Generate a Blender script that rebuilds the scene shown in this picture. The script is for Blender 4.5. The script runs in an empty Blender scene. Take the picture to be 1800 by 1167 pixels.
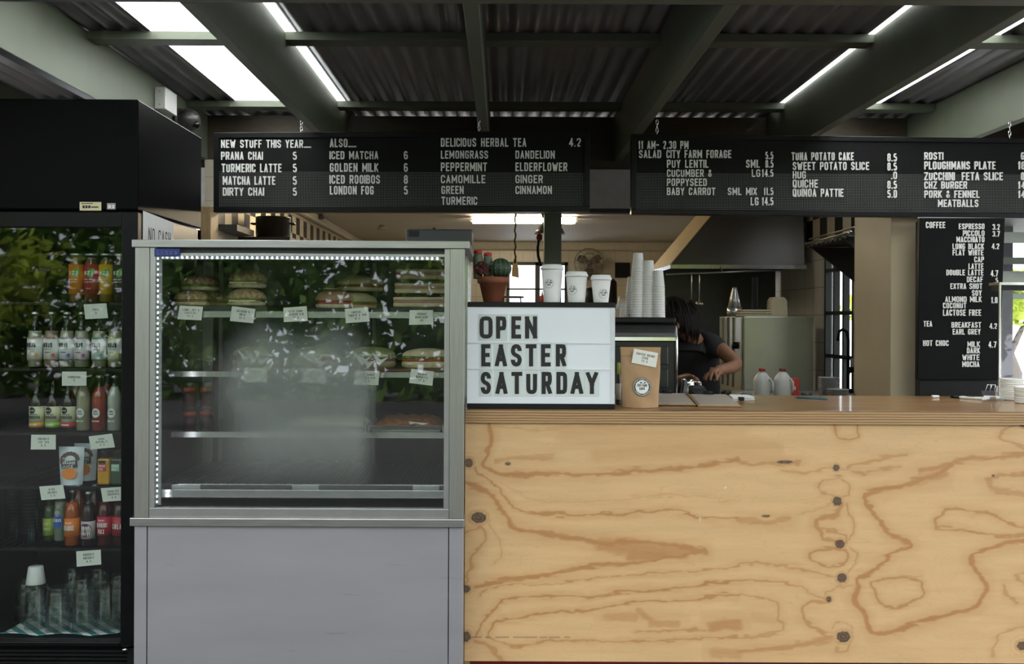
import bpy, math, random
import numpy as np
from mathutils import Vector, Matrix
random.seed(7)
S = bpy.context.scene
COL = S.collection
PI = math.pi
# ---------------------------------------------------------------- camera
CX, CY, F, ZC = 882.0, 561.0, 1631.0, 1.36          # vanishing point and focal length in pixels of the 1800x1167 frame
RC, RS = math.cos(math.radians(.25)), math.sin(math.radians(.25))
cd = bpy.data.cameras.new('camera'); cam = bpy.data.objects.new('camera', cd); COL.objects.link(cam)
cd.sensor_fit = 'HORIZONTAL'; cd.sensor_width = 36.0; cd.lens = 36.0*F/1800
cd.shift_x = (900-CX)/1800; cd.shift_y = (CY-583.5)/1800
cd.clip_start = .02
cam.matrix_world = Matrix(((RC, -RS, 0, 0), (0, 0, -1, 0), (RS, RC, 0, ZC), (0, 0, 0, 1)))
S.camera = cam
def P(px, py, Y):
    """the point of the place that the photograph shows at a pixel, at a distance Y"""
    u, v = (px-CX)/F, (CY-py)/F
    return Vector((Y*(u*RC-v*RS), Y, ZC+Y*(u*RS+v*RC)))
# ---------------------------------------------------------------- sky and exposure
S.view_settings.view_transform = 'Standard'
try: S.view_settings.look = 'None'
except Exception: pass
S.view_settings.gamma = 1.0
S.view_settings.use_curve_mapping = False
S.view_settings.exposure = 1.66
W = bpy.data.worlds.new('world'); S.world = W; W.use_nodes = True
wn = W.node_tree.nodes; wl = W.node_tree.links; wn.clear()
wo = wn.new('ShaderNodeOutputWorld'); wb = wn.new('ShaderNodeBackground')
wt = wn.new('ShaderNodeTexCoord'); wz = wn.new('ShaderNodeTexNoise'); wr = wn.new('ShaderNodeValToRGB')
wz.inputs['Scale'].default_value = 2.2; wz.inputs['Detail'].default_value = 5
wr.color_ramp.elements[0].position = .3; wr.color_ramp.elements[0].color = (.80, .88, 1, 1)
wr.color_ramp.elements[1].position = .7; wr.color_ramp.elements[1].color = (1, 1, 1, 1)
wl.new(wt.outputs['Generated'], wz.inputs['Vector']); wl.new(wz.outputs['Fac'], wr.inputs['Fac'])
wl.new(wr.outputs['Color'], wb.inputs['Color']); wb.inputs['Strength'].default_value = 1.15
wl.new(wb.outputs['Background'], wo.inputs['Surface'])
S.cycles.max_bounces = 7; S.cycles.diffuse_bounces = 4; S.cycles.glossy_bounces = 4
S.cycles.transmission_bounces = 6; S.cycles.transparent_max_bounces = 28
S.cycles.caustics_reflective = False; S.cycles.caustics_refractive = False
S.cycles.sample_clamp_indirect = 6.0
sl = bpy.data.lights.new('sun', 'SUN'); sl.energy = 4.5; sl.angle = math.radians(25); sl.color = (1, .96, .88)
so_ = bpy.data.objects.new('sun', sl); COL.objects.link(so_); so_.location = (0, 8, 9)
so_.rotation_euler = Vector((.15, -.75, -1)).to_track_quat('-Z', 'Y').to_euler()
# ---------------------------------------------------------------- materials
MATS = {}
def mat(name, col, rough=.5, metal=0., noise=.07, ns=18., stretch=(1, 1, 1), bump=0., coat=0., spec=.5, emit=0., ecol=None, trans=0.):
    if name in MATS: return MATS[name]
    m = bpy.data.materials.new(name); MATS[name] = m; m.use_nodes = True
    n, l = m.node_tree.nodes, m.node_tree.links
    b = n['Principled BSDF']
    tc = n.new('ShaderNodeTexCoord'); mp = n.new('ShaderNodeMapping'); mp.inputs['Scale'].default_value = stretch
    nz = n.new('ShaderNodeTexNoise'); nz.inputs['Scale'].default_value = ns; nz.inputs['Detail'].default_value = 4
    l.new(tc.outputs['Object'], mp.inputs['Vector']); l.new(mp.outputs['Vector'], nz.inputs['Vector'])
    rp = n.new('ShaderNodeValToRGB')
    rp.color_ramp.elements[0].position = .3; rp.color_ramp.elements[1].position = .7
    rp.color_ramp.elements[0].color = tuple(max(0, c*(1-noise)) for c in col)+(1,)
    rp.color_ramp.elements[1].color = tuple(min(1, c*(1+noise)) for c in col)+(1,)
    l.new(nz.outputs['Fac'], rp.inputs['Fac']); l.new(rp.outputs['Color'], b.inputs['Base Color'])
    b.inputs['Roughness'].default_value = rough; b.inputs['Metallic'].default_value = metal
    b.inputs['Specular IOR Level'].default_value = spec; b.inputs['Coat Weight'].default_value = coat
    b.inputs['Coat Roughness'].default_value = .08
    if trans: b.inputs['Transmission Weight'].default_value = trans
    if emit:
        b.inputs['Emission Color'].default_value = (ecol or col)+(1,); b.inputs['Emission Strength'].default_value = emit
    if bump:
        bp = n.new('ShaderNodeBump'); bp.inputs['Strength'].default_value = bump; bp.inputs['Distance'].default_value = .004
        l.new(nz.outputs['Fac'], bp.inputs['Height']); l.new(bp.outputs['Normal'], b.inputs['Normal'])
    return m
def glass(name, tint=(1, 1, 1), refl=1., rough=.015, ior=1.5):
    if name in MATS: return MATS[name]
    m = bpy.data.materials.new(name); MATS[name] = m; m.use_nodes = True
    n, l = m.node_tree.nodes, m.node_tree.links; n.clear()
    o = n.new('ShaderNodeOutputMaterial'); mx = n.new('ShaderNodeMixShader'); t = n.new('ShaderNodeBsdfTransparent')
    g = n.new('ShaderNodeBsdfGlossy'); fr = n.new('ShaderNodeFresnel'); mu = n.new('ShaderNodeMath'); mu.operation = 'MULTIPLY'
    nz = n.new('ShaderNodeTexNoise'); nz.inputs['Scale'].default_value = 3; mr = n.new('ShaderNodeMapRange')
    mr.inputs['To Min'].default_value = rough*.6; mr.inputs['To Max'].default_value = rough*1.6
    l.new(nz.outputs['Fac'], mr.inputs['Value']); l.new(mr.outputs['Result'], g.inputs['Roughness'])
    t.inputs['Color'].default_value = tint+(1,); ge = n.new('ShaderNodeNewGeometry'); mi = n.new('ShaderNodeMapRange'); mi.inputs['To Min'].default_value = ior; mi.inputs['To Max'].default_value = 1/ior
    l.new(ge.outputs['Backfacing'], mi.inputs['Value']); l.new(mi.outputs['Result'], fr.inputs['IOR']); mu.inputs[1].default_value = refl; mu.use_clamp = True
    l.new(fr.outputs['Fac'], mu.inputs[0]); l.new(mu.outputs[0], mx.inputs[0])
    l.new(t.outputs[0], mx.inputs[1]); l.new(g.outputs[0], mx.inputs[2]); l.new(mx.outputs[0], o.inputs['Surface'])
    return m
# ---------------------------------------------------------------- mesh builder
def rotz(a): return Matrix.Rotation(a, 3, 'Z')
class MB:
    def __init__(s): s.v = []; s.f = []; s.sm = []
    def add(s, vs, fs, smooth=False):
        b = len(s.v); s.v.extend(tuple(v) for v in vs)
        for q in fs: s.f.append([b+i for i in q]); s.sm.append(smooth)
        return s
    def box(s, x0, x1, y0, y1, z0, z1):
        return s.add([(x, y, z) for z in (z0, z1) for y in (y0, y1) for x in (x0, x1)],
                     [(0, 2, 3, 1), (4, 5, 7, 6), (0, 1, 5, 4), (2, 6, 7, 3), (0, 4, 6, 2), (1, 3, 7, 5)])
    def hexa(s, a, b):     # two matching quads
        return s.add(list(a)+list(b), [(3, 2, 1, 0), (4, 5, 6, 7)]+[(i, (i+1) % 4, 4+(i+1) % 4, 4+i) for i in range(4)])
    def obox(s, c, sz, R):
        c = Vector(c); h = [k/2 for k in sz]
        vs = [c+R@Vector((x*h[0], y*h[1], z*h[2])) for z in (-1, 1) for y in (-1, 1) for x in (-1, 1)]
        return s.add(vs, [(0, 2, 3, 1), (4, 5, 7, 6), (0, 1, 5, 4), (2, 6, 7, 3), (0, 4, 6, 2), (1, 3, 7, 5)])
    def prism(s, pts, d):  # polygon of 3d points extruded by vector d
        n = len(pts); d = Vector(d); a = [Vector(p) for p in pts]
        return s.add(a+[p+d for p in a], [tuple(range(n))[::-1], tuple(range(n, 2*n))]+[(i, (i+1) % n, n+(i+1) % n, n+i) for i in range(n)])
    def lathe(s, prof, c=(0, 0, 0), n=24, smooth=True, sx=1., sy=1., wob=None):
        vs, fs = [], []
        for r, z in prof:
            for k in range(n):
                a = 2*PI*k/n; rr = r*(wob(a, z) if wob else 1)
                vs.append((c[0]+rr*math.sin(a)*sx, c[1]-rr*math.cos(a)*sy, c[2]+z))
        for j in range(len(prof)-1):
            for k in range(n): fs.append((j*n+k, j*n+(k+1) % n, (j+1)*n+(k+1) % n, (j+1)*n+k))
        s.add(vs, fs, smooth)
        b = len(s.v)-len(vs)
        if prof[0][0] > 1e-6: s.f.append([b+k for k in range(n)][::-1]); s.sm.append(False)
        if prof[-1][0] > 1e-6: s.f.append([b+(len(prof)-1)*n+k for k in range(n)]); s.sm.append(False)
        return s
    def tube(s, pts, r, n=8, closed=False, smooth=True):
        pts = [Vector(p) for p in pts]; m = len(pts); rs = r if isinstance(r, (list, tuple)) else [r]*m
        t0 = (pts[1]-pts[0]).normalized()
        u = t0.cross(Vector((0, 0, 1)))
        if u.length < .1: u = t0.cross(Vector((0, 1, 0)))
        u.normalize(); vs = []
        for i, p in enumerate(pts):
            a = pts[(i-1) % m] if (closed or i) else pts[0]; b = pts[(i+1) % m] if (closed or i < m-1) else pts[-1]
            t = (b-a).normalized(); u = (u-t*u.dot(t))
            if u.length < 1e-6: u = t.orthogonal()
            u.normalize(); w = t.cross(u)
            for k in range(n):
                q = 2*PI*k/n; vs.append(p+(u*math.cos(q)+w*math.sin(q))*rs[i])
        fs = []
        for i in range(m if closed else m-1):
            j = (i+1) % m
            for k in range(n): fs.append((i*n+k, i*n+(k+1) % n, j*n+(k+1) % n, j*n+k))
        if not closed: fs += [tuple(range(n))[::-1], tuple(range((m-1)*n, m*n))]
        return s.add(vs, fs, smooth)
    def ball(s, c, rx, ry=None, rz=None, n=14, fn=None):
        ry = ry or rx; rz = rz or rx; c = Vector(c); vs, fs = [], []; m = n//2+2
        for j in range(m+1):
            ph = PI*j/m
            for k in range(n):
                a = 2*PI*k/n; d = Vector((math.sin(ph)*math.sin(a), -math.sin(ph)*math.cos(a), -math.cos(ph)))
                q = fn(d) if fn else 1
                vs.append((c[0]+d[0]*rx*q, c[1]+d[1]*ry*q, c[2]+d[2]*rz*q))
        for j in range(m):
            for k in range(n): fs.append((j*n+k, j*n+(k+1) % n, (j+1)*n+(k+1) % n, (j+1)*n+k))
        return s.add(vs, fs, True)
    def grid(s, fn, nu, nv, smooth=True):
        vs = [fn(i/nu, j/nv) for j in range(nv+1) for i in range(nu+1)]
        fs = [(j*(nu+1)+i, j*(nu+1)+i+1, (j+1)*(nu+1)+i+1, (j+1)*(nu+1)+i) for j in range(nv) for i in range(nu)]
        return s.add(vs, fs, smooth)
    def shift(s, d):
        s.v = [(v[0]+d[0], v[1]+d[1], v[2]+d[2]) for v in s.v]; return s
    def build(s, name, m, parent=None, bevel=0., solid=0., sub=0, seg=2, weld=False):
        if parent is not None:
            off = Vector((0, 0, 0)); q = parent
            while q is not None: off += q.location; q = q.parent
        else:
            xs, ys, zs = zip(*s.v); off = Vector(((min(xs)+max(xs))/2, (min(ys)+max(ys))/2, min(zs)))
        me = bpy.data.meshes.new(name)
        me.from_pydata([(v[0]-off[0], v[1]-off[1], v[2]-off[2]) for v in s.v], [], s.f)
        me.polygons.foreach_set('use_smooth', s.sm); me.update()
        me.materials.append(m)
        o = bpy.data.objects.new(name, me); COL.objects.link(o)
        if parent is not None: o.parent = parent
        else: o.location = off
        if bevel:
            b = o.modifiers.new('bevel', 'BEVEL'); b.width = bevel; b.segments = seg; b.limit_method = 'ANGLE'; b.angle_limit = .7
        if solid:
            b = o.modifiers.new('solid', 'SOLIDIFY'); b.thickness = solid; b.offset = 0
        if sub:
            b = o.modifiers.new('sub', 'SUBSURF'); b.levels = sub; b.render_levels = sub
        return o
def thing(name, label, cat, loc=(0, 0, 0), group=None):
    o = bpy.data.objects.new(name, None); COL.objects.link(o); o.location = loc; o.empty_display_size = .05
    return tag(o, label, cat, group)
def tag(o, label, cat, group=None):
    o['label'] = label; o['category'] = cat
    if group: o['group'] = group
    return o
def struct(o): o['kind'] = 'structure'; return o
def dup(root, loc, label=None, rz=None, group=None):
    r = root.copy(); COL.objects.link(r); r.location = loc
    if rz is not None: r.rotation_euler = (0, 0, rz)
    if label: r['label'] = label
    if group: r['group'] = group
    for ch in list(root.children):
        c = ch.copy(); COL.objects.link(c); c.parent = r
        for g in list(ch.children):
            d = g.copy(); COL.objects.link(d); d.parent = c
    return r
# ---------------------------------------------------------------- lettering: a stroke alphabet
SMOOTH = set('OCSUGDPRBJQ0235689&aegod')
def chaikin(p):
    cl = abs(p[0][0]-p[-1][0])+abs(p[0][1]-p[-1][1]) < 1e-9; q = [] if cl else [p[0]]
    for (ax, ay), (bx, by) in zip(p[:-1], p[1:]): q += [(ax*.75+bx*.25, ay*.75+by*.25), (ax*.25+bx*.75, ay*.25+by*.75)]
    if cl: q.append(q[0])
    else: q[1] = p[0] if False else q[1]; q.append(p[-1])
    return q
o_ = [(0, .2), (0, .8), (.06, .93), (.24, 1), (.76, 1), (.94, .93), (1, .8), (1, .2), (.94, .07), (.76, 0), (.24, 0), (.06, .07), (0, .2)]
G = {
 'A': [[(0, 0), (.5, 1), (1, 0)], [(.18, .28), (.82, .28)]],
 'B': [[(0, 0), (0, 1)], [(0, 1), (.6, 1), (.95, .96), (.95, .57), (.6, .53), (0, .53)], [(0, .53), (.6, .53), (1, .5), (1, .03), (.6, 0), (0, 0)]],
 'C': [[(1, .7), (1, .8), (.94, .93), (.76, 1), (.24, 1), (.06, .93), (0, .8), (0, .2), (.06, .07), (.24, 0), (.76, 0), (.94, .07), (1, .2), (1, .3)]],
 'D': [[(0, 0), (0, 1)], [(0, 1), (.5, 1), (.9, .98), (1, .8), (1, .2), (.9, .02), (.5, 0), (0, 0)]],
 'E': [[(1, 1), (0, 1), (0, 0), (1, 0)], [(0, .52), (.85, .52)]], 'F': [[(1, 1), (0, 1), (0, 0)], [(0, .5), (.85, .5)]],
 'G': [[(1, .72), (1, .8), (.94, .93), (.76, 1), (.24, 1), (.06, .93), (0, .8), (0, .2), (.06, .07), (.24, 0), (.76, 0), (.94, .07), (1, .2), (1, .48), (.55, .48)]],
 'H': [[(0, 0), (0, 1)], [(1, 0), (1, 1)], [(0, .52), (1, .52)]], 'I': [[(.5, 0), (.5, 1)]],
 'J': [[(1, 1), (1, .2), (.8, 0), (.2, 0), (0, .2), (0, .3)]], 'K': [[(0, 0), (0, 1)], [(1, 1), (0, .4)], [(.3, .58), (1, 0)]],
 'L': [[(0, 1), (0, 0), (1, 0)]], 'M': [[(0, 0), (0, 1), (.5, .3), (1, 1), (1, 0)]], 'N': [[(0, 0), (0, 1), (1, 0), (1, 1)]],
 'O': [o_], '0': [o_], 'P': [[(0, 0), (0, 1)], [(0, 1), (.6, 1), (1, .98), (1, .47), (.6, .45), (0, .45)]],
 'Q': [o_, [(.6, .22), (1.02, -.04)]], 'R': [[(0, 0), (0, 1)], [(0, 1), (.6, 1), (1, .98), (1, .5), (.6, .48), (0, .48)], [(.55, .48), (1, 0)]],
 'S': [[(1, .74), (1, .82), (.8, 1), (.2, 1), (0, .82), (0, .68), (.2, .55), (.8, .45), (1, .32), (1, .18), (.8, 0), (.2, 0), (0, .18), (0, .26)]],
 'T': [[(0, 1), (1, 1)], [(.5, 1), (.5, 0)]], 'U': [[(0, 1), (0, .2), (.06, .07), (.24, 0), (.76, 0), (.94, .07), (1, .2), (1, 1)]],
 'V': [[(0, 1), (.5, 0), (1, 1)]], 'W': [[(0, 1), (.25, 0), (.5, .75), (.75, 0), (1, 1)]], 'X': [[(0, 0), (1, 1)], [(0, 1), (1, 0)]],
 'Y': [[(0, 1), (.5, .45), (1, 1)], [(.5, .45), (.5, 0)]], 'Z': [[(0, 1), (1, 1), (0, 0), (1, 0)]],
 '1': [[(.1, .8), (.6, 1), (.6, 0)]], '2': [[(0, .75), (0, .85), (.2, 1), (.8, 1), (1, .85), (1, .66), (0, 0), (1, 0)]],
 '3': [[(0, .78), (.2, 1), (.8, 1), (1, .85), (1, .65), (.8, .53), (.4, .53)], [(.8, .53), (1, .4), (1, .16), (.8, 0), (.2, 0), (0, .2)]],
 '4': [[(.75, 0), (.75, 1), (0, .28), (1.05, .28)]], '5': [[(.95, 1), (.08, 1), (.02, .55), (.75, .6), (1, .45), (1, .18), (.8, 0), (.2, 0), (0, .2)]],
 '6': [[(.95, .85), (.8, 1), (.2, 1), (0, .8), (0, .2), (.2, 0), (.8, 0), (1, .2), (1, .42), (.8, .57), (0, .5)]],
 '7': [[(0, 1), (1, 1), (.35, 0)]], '8': [[(.2, .53), (.05, .66), (.05, .86), (.25, 1), (.75, 1), (.95, .86), (.95, .66), (.8, .53), (.2, .53), (0, .4), (0, .15), (.2, 0), (.8, 0), (1, .15), (1, .4), (.8, .53)]],
 '9': [[(1, .5), (.2, .43), (0, .58), (0, .82), (.2, 1), (.8, 1), (1, .8), (1, .2), (.8, 0), (.2, 0), (.05, .15)]],
 '.': [[(.3, 0), (.7, 0)]], ',': [[(.6, .05), (.3, -.15)]], '-': [[(0, .5), (1, .5)]], '/': [[(0, 0), (1, 1)]],
 '&': [[(1, 0), (.2, .72), (.2, .9), (.45, 1), (.7, .9), (.7, .75), (0, .3), (0, .12), (.3, 0), (.65, .05), (1, .42)]],
 'e': [[(0, .33), (1, .33), (1, .5), (.75, .66), (.25, .66), (0, .5), (0, .15), (.25, 0), (.75, 0), (1, .12)]],
 'z': [[(0, .66), (1, .66), (0, 0), (1, 0)]], 'a': [[(0, .56), (.25, .66), (.75, .66), (1, .5), (1, 0)], [(1, .36), (.2, .34), (0, .18), (.2, 0), (.7, 0), (1, .15)]],
 'g': [[(1, .66), (1, -.2), (.75, -.33), (.2, -.33)], [(1, .5), (.75, .66), (.25, .66), (0, .5), (0, .15), (.25, 0), (.75, 0), (1, .15)]],
 'o': [[(.25, 0), (0, .15), (0, .5), (.25, .66), (.75, .66), (1, .5), (1, .15), (.75, 0), (.25, 0)]],
 'd': [[(1, 1), (1, 0)], [(1, .5), (.75, .66), (.25, .66), (0, .5), (0, .15), (.25, 0), (.75, 0), (1, .15)]],
 'n': [[(0, 0), (0, .66)], [(0, .45), (.3, .66), (.8, .66), (1, .5), (1, 0)]], 'r': [[(0, 0), (0, .66)], [(0, .4), (.4, .66), (1, .66)]],
 'y': [[(0, .66), (.5, .05)], [(1, .66), (.4, -.33), (.1, -.33)]],
}
WD = {'I': .14, '1': .6, '.': .3, ',': .3, 'M': 1.3, 'W': 1.4, '-': .8, 'N': 1.05, 'J': .8, 'L': .85, 'E': .88, 'F': .85, ' ': .7}
def nat(s, gap=.42): return sum(WD.get(c, 1.)+gap for c in s)-gap
def text(mb, s, fn, w, h, t, depth=.002, gap=.42, serif=False, mono=False, sm=1):
    """letters of string s over u 0..w, v 0..h; fn maps (u, v, d) into space; t is the stroke width"""
    if mono: n = len(s)*1.55-.55
    else: n = nat(s, gap)
    k = w/max(n, .01); u0 = 0.
    for c in s:
        LIFT[0] = 0
        cw = 1. if mono else WD.get(c, 1.)
        gw = cw*k
        CL[0], CL[1] = (-9, 9) if c in 'gyQ,' else (0, h)
        for st in G.get(c, []):
            if c in SMOOTH and len(st) > 3:
                for _ in range(min(sm, 1) if c in 'PRDB' else sm): st = chaikin(st)
            in_w = max(gw-t, 1e-5)
            p = [(u0+t/2+x*in_w if c != 'I' else u0+gw/2, t/2+y*(h-t)) for x, y in st]
            if c == '.': p = [(u0+gw/2, 0), (u0+gw/2, t*1.05)]
            if c != '.' and not (c in SMOOTH and c not in 'PRDBQ'):
                def cap(e, f):
                    d = math.hypot(e[0]-f[0], e[1]-f[1]) or 1e-9; return (e[0]+(e[0]-f[0])*t*.5/d, e[1]+(e[1]-f[1])*t*.5/d)
                if abs(p[0][0]-p[-1][0])+abs(p[0][1]-p[-1][1]) > 1e-7: p = [cap(p[0], p[1])]+p[1:-1]+[cap(p[-1], p[-2])]
            strokes = [p]
            if serif:
                for q, oth in ((p[0], p[1]), (p[-1], p[-2])):
                    if abs(q[0]-oth[0]) < gw*.65 and (q[1] < t or q[1] > h-t): strokes.append([(q[0]-gw*.2, q[1]), (q[0]+gw*.2, q[1])])
            for jj, q in enumerate(strokes): LIFT[0] += 1; stroke(mb, q, t if jj == 0 else t*.5, fn, depth)
        u0 += (1.55 if mono else cw+gap)*k
LIFT = [0]; CL = [-9, 9]
def stroke(mb, p, t, fn, depth):
    cuts = [0]
    for i in range(1, len(p)-1):
        a = (p[i][0]-p[i-1][0], p[i][1]-p[i-1][1]); b = (p[i+1][0]-p[i][0], p[i+1][1]-p[i][1]); la, lb_ = math.hypot(*a) or 1e-9, math.hypot(*b) or 1e-9
        if (a[0]*b[0]+a[1]*b[1])/(la*lb_) < -.15: cuts.append(i)
    if len(cuts) > 1:
        cuts.append(len(p)-1)
        for i, j in zip(cuts[:-1], cuts[1:]):
            q = list(p[i:j+1])
            def ext(e, f):
                d = math.hypot(e[0]-f[0], e[1]-f[1]) or 1e-9; k = min(t*.5, d*.4)/d
                return (e[0]+(e[0]-f[0])*k, e[1]+(e[1]-f[1])*k)
            if i: q[0] = ext(q[0], q[1])
            if j < len(p)-1: q[-1] = ext(q[-1], q[-2])
            LIFT[0] += 1; stroke(mb, q, t, fn, depth)
        return
    m = len(p); closed = m > 2 and abs(p[0][0]-p[-1][0])+abs(p[0][1]-p[-1][1]) < 1e-7
    if closed: p = p[:-1]; m -= 1
    L, R = [], []
    for i in range(m):
        a = p[i-1] if (i or closed) else None; b = p[(i+1) % m] if (i < m-1 or closed) else None
        def nrm(q, r):
            dx, dy = r[0]-q[0], r[1]-q[1]; l = math.hypot(dx, dy) or 1e-9
            return -dy/l, dx/l
        if a is None: nx, ny = nrm(p[i], b); s = 1
        elif b is None: nx, ny = nrm(a, p[i]); s = 1
        else:
            n1, n2 = nrm(a, p[i]), nrm(p[i], b); nx, ny = n1[0]+n2[0], n1[1]+n2[1]; l = math.hypot(nx, ny)
            if l < .35: nx, ny = n1; s = 1
            else: nx /= l; ny /= l; s = min(1/max(.3, nx*n1[0]+ny*n1[1]), 2.2)
        L.append((p[i][0]+nx*t/2*s, p[i][1]+ny*t/2*s)); R.append((p[i][0]-nx*t/2*s, p[i][1]-ny*t/2*s))
    depth += .00005*LIFT[0]; L = [(u, min(max(v, CL[0]), CL[1])) for u, v in L]; R = [(u, min(max(v, CL[0]), CL[1])) for u, v in R]
    vs = [fn(u, v, depth) for u, v in L]+[fn(u, v, depth) for u, v in R]; fs = []
    rng = range(m if closed else m-1)
    for i in rng: j = (i+1) % m; fs.append((i, m+i, m+j, j))
    if depth > .0012:
        vs += [fn(u, v, 0) for u, v in L]+[fn(u, v, 0) for u, v in R]
        for i in rng:
            j = (i+1) % m; fs.append((i, j, 2*m+j, 2*m+i)); fs.append((m+j, m+i, 3*m+i, 3*m+j))
        if not closed: fs.append((0, 2*m, 3*m, m)); fs.append((m-1, 2*m-1, 4*m-1, 3*m-1))
    mb.add(vs, fs)
def plane(O, U, V):
    O, U, V = Vector(O), Vector(U).normalized(), Vector(V).normalized(); N = U.cross(V)
    return lambda u, v, d: O+U*u+V*v+N*d
def ptext(s, x0, y0, x1, y1, Y, m, parent, t=.155, depth=.003, gap=.27, label=None, mono=False, name='lettering', sm=1):
    if ' ' in s.strip():
        tot = nat(s, gap); u = 0.
        for w in s.split(' '):
            if w: nw = nat(w, gap); ptext(w, x0+(x1-x0)*u/tot, y0, x0+(x1-x0)*(u+nw)/tot, y1, Y, m, parent, t, depth, gap, label, mono, name); u += nw+gap
            u += WD[' ']+gap
        return
    a, b, c = P(x0, y1, Y), P(x1, y1, Y), P(x0, y0, Y)
    mb = MB(); h = (c-a).length
    text(mb, s, plane(a, b-a, c-a), (b-a).length, h, h*t, depth, gap, mono=mono, sm=sm)
    o = mb.build(name, m, parent)
    if label: o['label'] = label
    return o
ORD = 'topmost second third fourth fifth sixth seventh eighth ninth tenth eleventh twelfth thirteenth fourteenth fifteenth sixteenth seventeenth eighteenth nineteenth twentieth'.split()
def nth(i, n, what, where): return '%s %s%s' % (ORD[n-1-i], what, where) if i == n-1 else '%s %s from the top%s' % (ORD[n-1-i], what, where)
# ================================================================ THE PLACE
def axes(n, l, ax):
    tc = n.new('ShaderNodeTexCoord'); sp = n.new('ShaderNodeSeparateXYZ'); cb = n.new('ShaderNodeCombineXYZ')
    l.new(tc.outputs['Object'], sp.inputs[0])
    l.new(sp.outputs[ax[0]], cb.inputs[0]); l.new(sp.outputs[ax[1]], cb.inputs[1])
    return cb.outputs[0]
def tiles(name, col, grout, w, h, ax, rough=.25, off=0.):
    m = mat(name, col, rough); n, l = m.node_tree.nodes, m.node_tree.links
    b = n.new('ShaderNodeTexBrick'); b.offset = off; b.inputs['Scale'].default_value = 1
    b.inputs['Brick Width'].default_value = w; b.inputs['Row Height'].default_value = h; b.inputs['Mortar Size'].default_value = .003
    b.inputs['Color1'].default_value = tuple(c*.96 for c in col)+(1,); b.inputs['Color2'].default_value = col+(1,); b.inputs['Mortar'].default_value = grout+(1,)
    l.new(axes(n, l, ax), b.inputs['Vector']); l.new(b.outputs['Color'], n['Principled BSDF'].inputs['Base Color'])
    return m
def checker(name, a, c, sc, ax):
    m = mat(name, a, .3); n, l = m.node_tree.nodes, m.node_tree.links
    k = n.new('ShaderNodeTexChecker'); k.inputs['Color1'].default_value = a+(1,); k.inputs['Color2'].default_value = c+(1,); k.inputs['Scale'].default_value = sc
    l.new(axes(n, l, ax), k.inputs['Vector']); l.new(k.outputs['Color'], n['Principled BSDF'].inputs['Base Color'])
    return m
paint = mat('green_paint', (.15, .168, .122), .5, noise=.05, ns=6)
white_plastic = mat('white_plastic', (.82, .82, .80), .4, noise=.03)
black_plastic = mat('black_plastic', (.010, .010, .011), .4, noise=.2, spec=.25)
black_satin = mat('black_satin', (.006, .006, .007), .3, noise=.2, spec=.15)
letter_white = mat('letter_white', (.90, .90, .88), .35, noise=.02)
ink = mat('ink', (.012, .012, .014), .5, noise=.1)
chrome = mat('chrome', (.8, .8, .8), .15, 1., noise=.05)
steel = mat('brushed_steel', (.41, .41, .40), .34, .9, noise=.10, ns=9, stretch=(1, 1, 14), bump=.02)
steel_v = mat('brushed_steel_upright', (.40, .40, .375), .36, .85, noise=.08, ns=9, stretch=(14, 14, 1), bump=.02)
card_white = mat('card', (.80, .81, .74), .7, noise=.03)
paper = mat('paper', (.85, .85, .83), .7, noise=.03)
cream = tiles('cream_tile', (.62, .56, .44), (.42, .37, .28), .15, .15, (0, 2))
cream_s = tiles('cream_tile_side', (.62, .56, .44), (.42, .37, .28), .15, .15, (1, 2))
grey_s = tiles('pale_tile_side', (.55, .54, .50), (.30, .29, .27), .20, .20, (1, 2), .15)
# floor and roof
fl = MB().box(-16, 16, -14, 12.2, -.1, 0).build('floor', tiles('pavers', (.042, .041, .043), (.03, .03, .03), .4, .2, (0, 1), .75, .5)); struct(fl)
HZ = 2.66
zinc = mat('zinc_sheet', (.26, .26, .27), .45, .4, noise=.14, ns=5, stretch=(3, .6, 1))
def sheet(name, x0, x1, m, y0=1.1, y1=7.2):  # unseen front edge drawn forward to cut the light from the open front
    n = max(4, int((x1-x0)/.0105)); vs = []; fs = []
    for y in (y0, y1):
        for i in range(n+1):
            x = x0+(x1-x0)*i/n; vs.append((x, y, HZ+.012+.0105*math.sin(2*PI*x/.088)))
    for i in range(n): fs.append((i, i+1, n+2+i, n+1+i))
    o = MB().add(vs, fs, True).build(name, m, solid=.0012); return struct(o)
sheet('ceiling', -4.2, -1.60, zinc); sheet('ceiling', -.955, 1.665, zinc); sheet('ceiling', -1.61, -.94, zinc, 5.75, 7.2); sheet('ceiling', 1.655, 2.27, zinc, 5.75, 7.2); sheet('ceiling', 2.26, 4.4, zinc)
sk = bpy.data.materials.new('translucent_sheet'); sk.use_nodes = True
n, l = sk.node_tree.nodes, sk.node_tree.links; n.clear()
so = n.new('ShaderNodeOutputMaterial'); sm = n.new('ShaderNodeMixShader'); st = n.new('ShaderNodeBsdfTranslucent'); sp = n.new('ShaderNodeBsdfTransparent')
sn = n.new('ShaderNodeTexNoise'); sn.inputs['Scale'].default_value = 4; sr = n.new('ShaderNodeMapRange'); sr.inputs['To Min'].default_value = .06; sr.inputs['To Max'].default_value = .16
l.new(sn.outputs['Fac'], sr.inputs['Value']); l.new(sr.outputs['Result'], sm.inputs[0])
st.inputs['Color'].default_value = (.9, .92, .92, 1); sp.inputs['Color'].default_value = (.9, .92, .93, 1)
l.new(st.outputs[0], sm.inputs[1]); l.new(sp.outputs[0], sm.inputs[2]); l.new(sm.outputs[0], so.inputs['Surface'])
sheet('window_3', -1.61, -.94, sk, 1.1, 5.8); sheet('window_4', 1.655, 2.27, sk, 1.1, 5.8)
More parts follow.
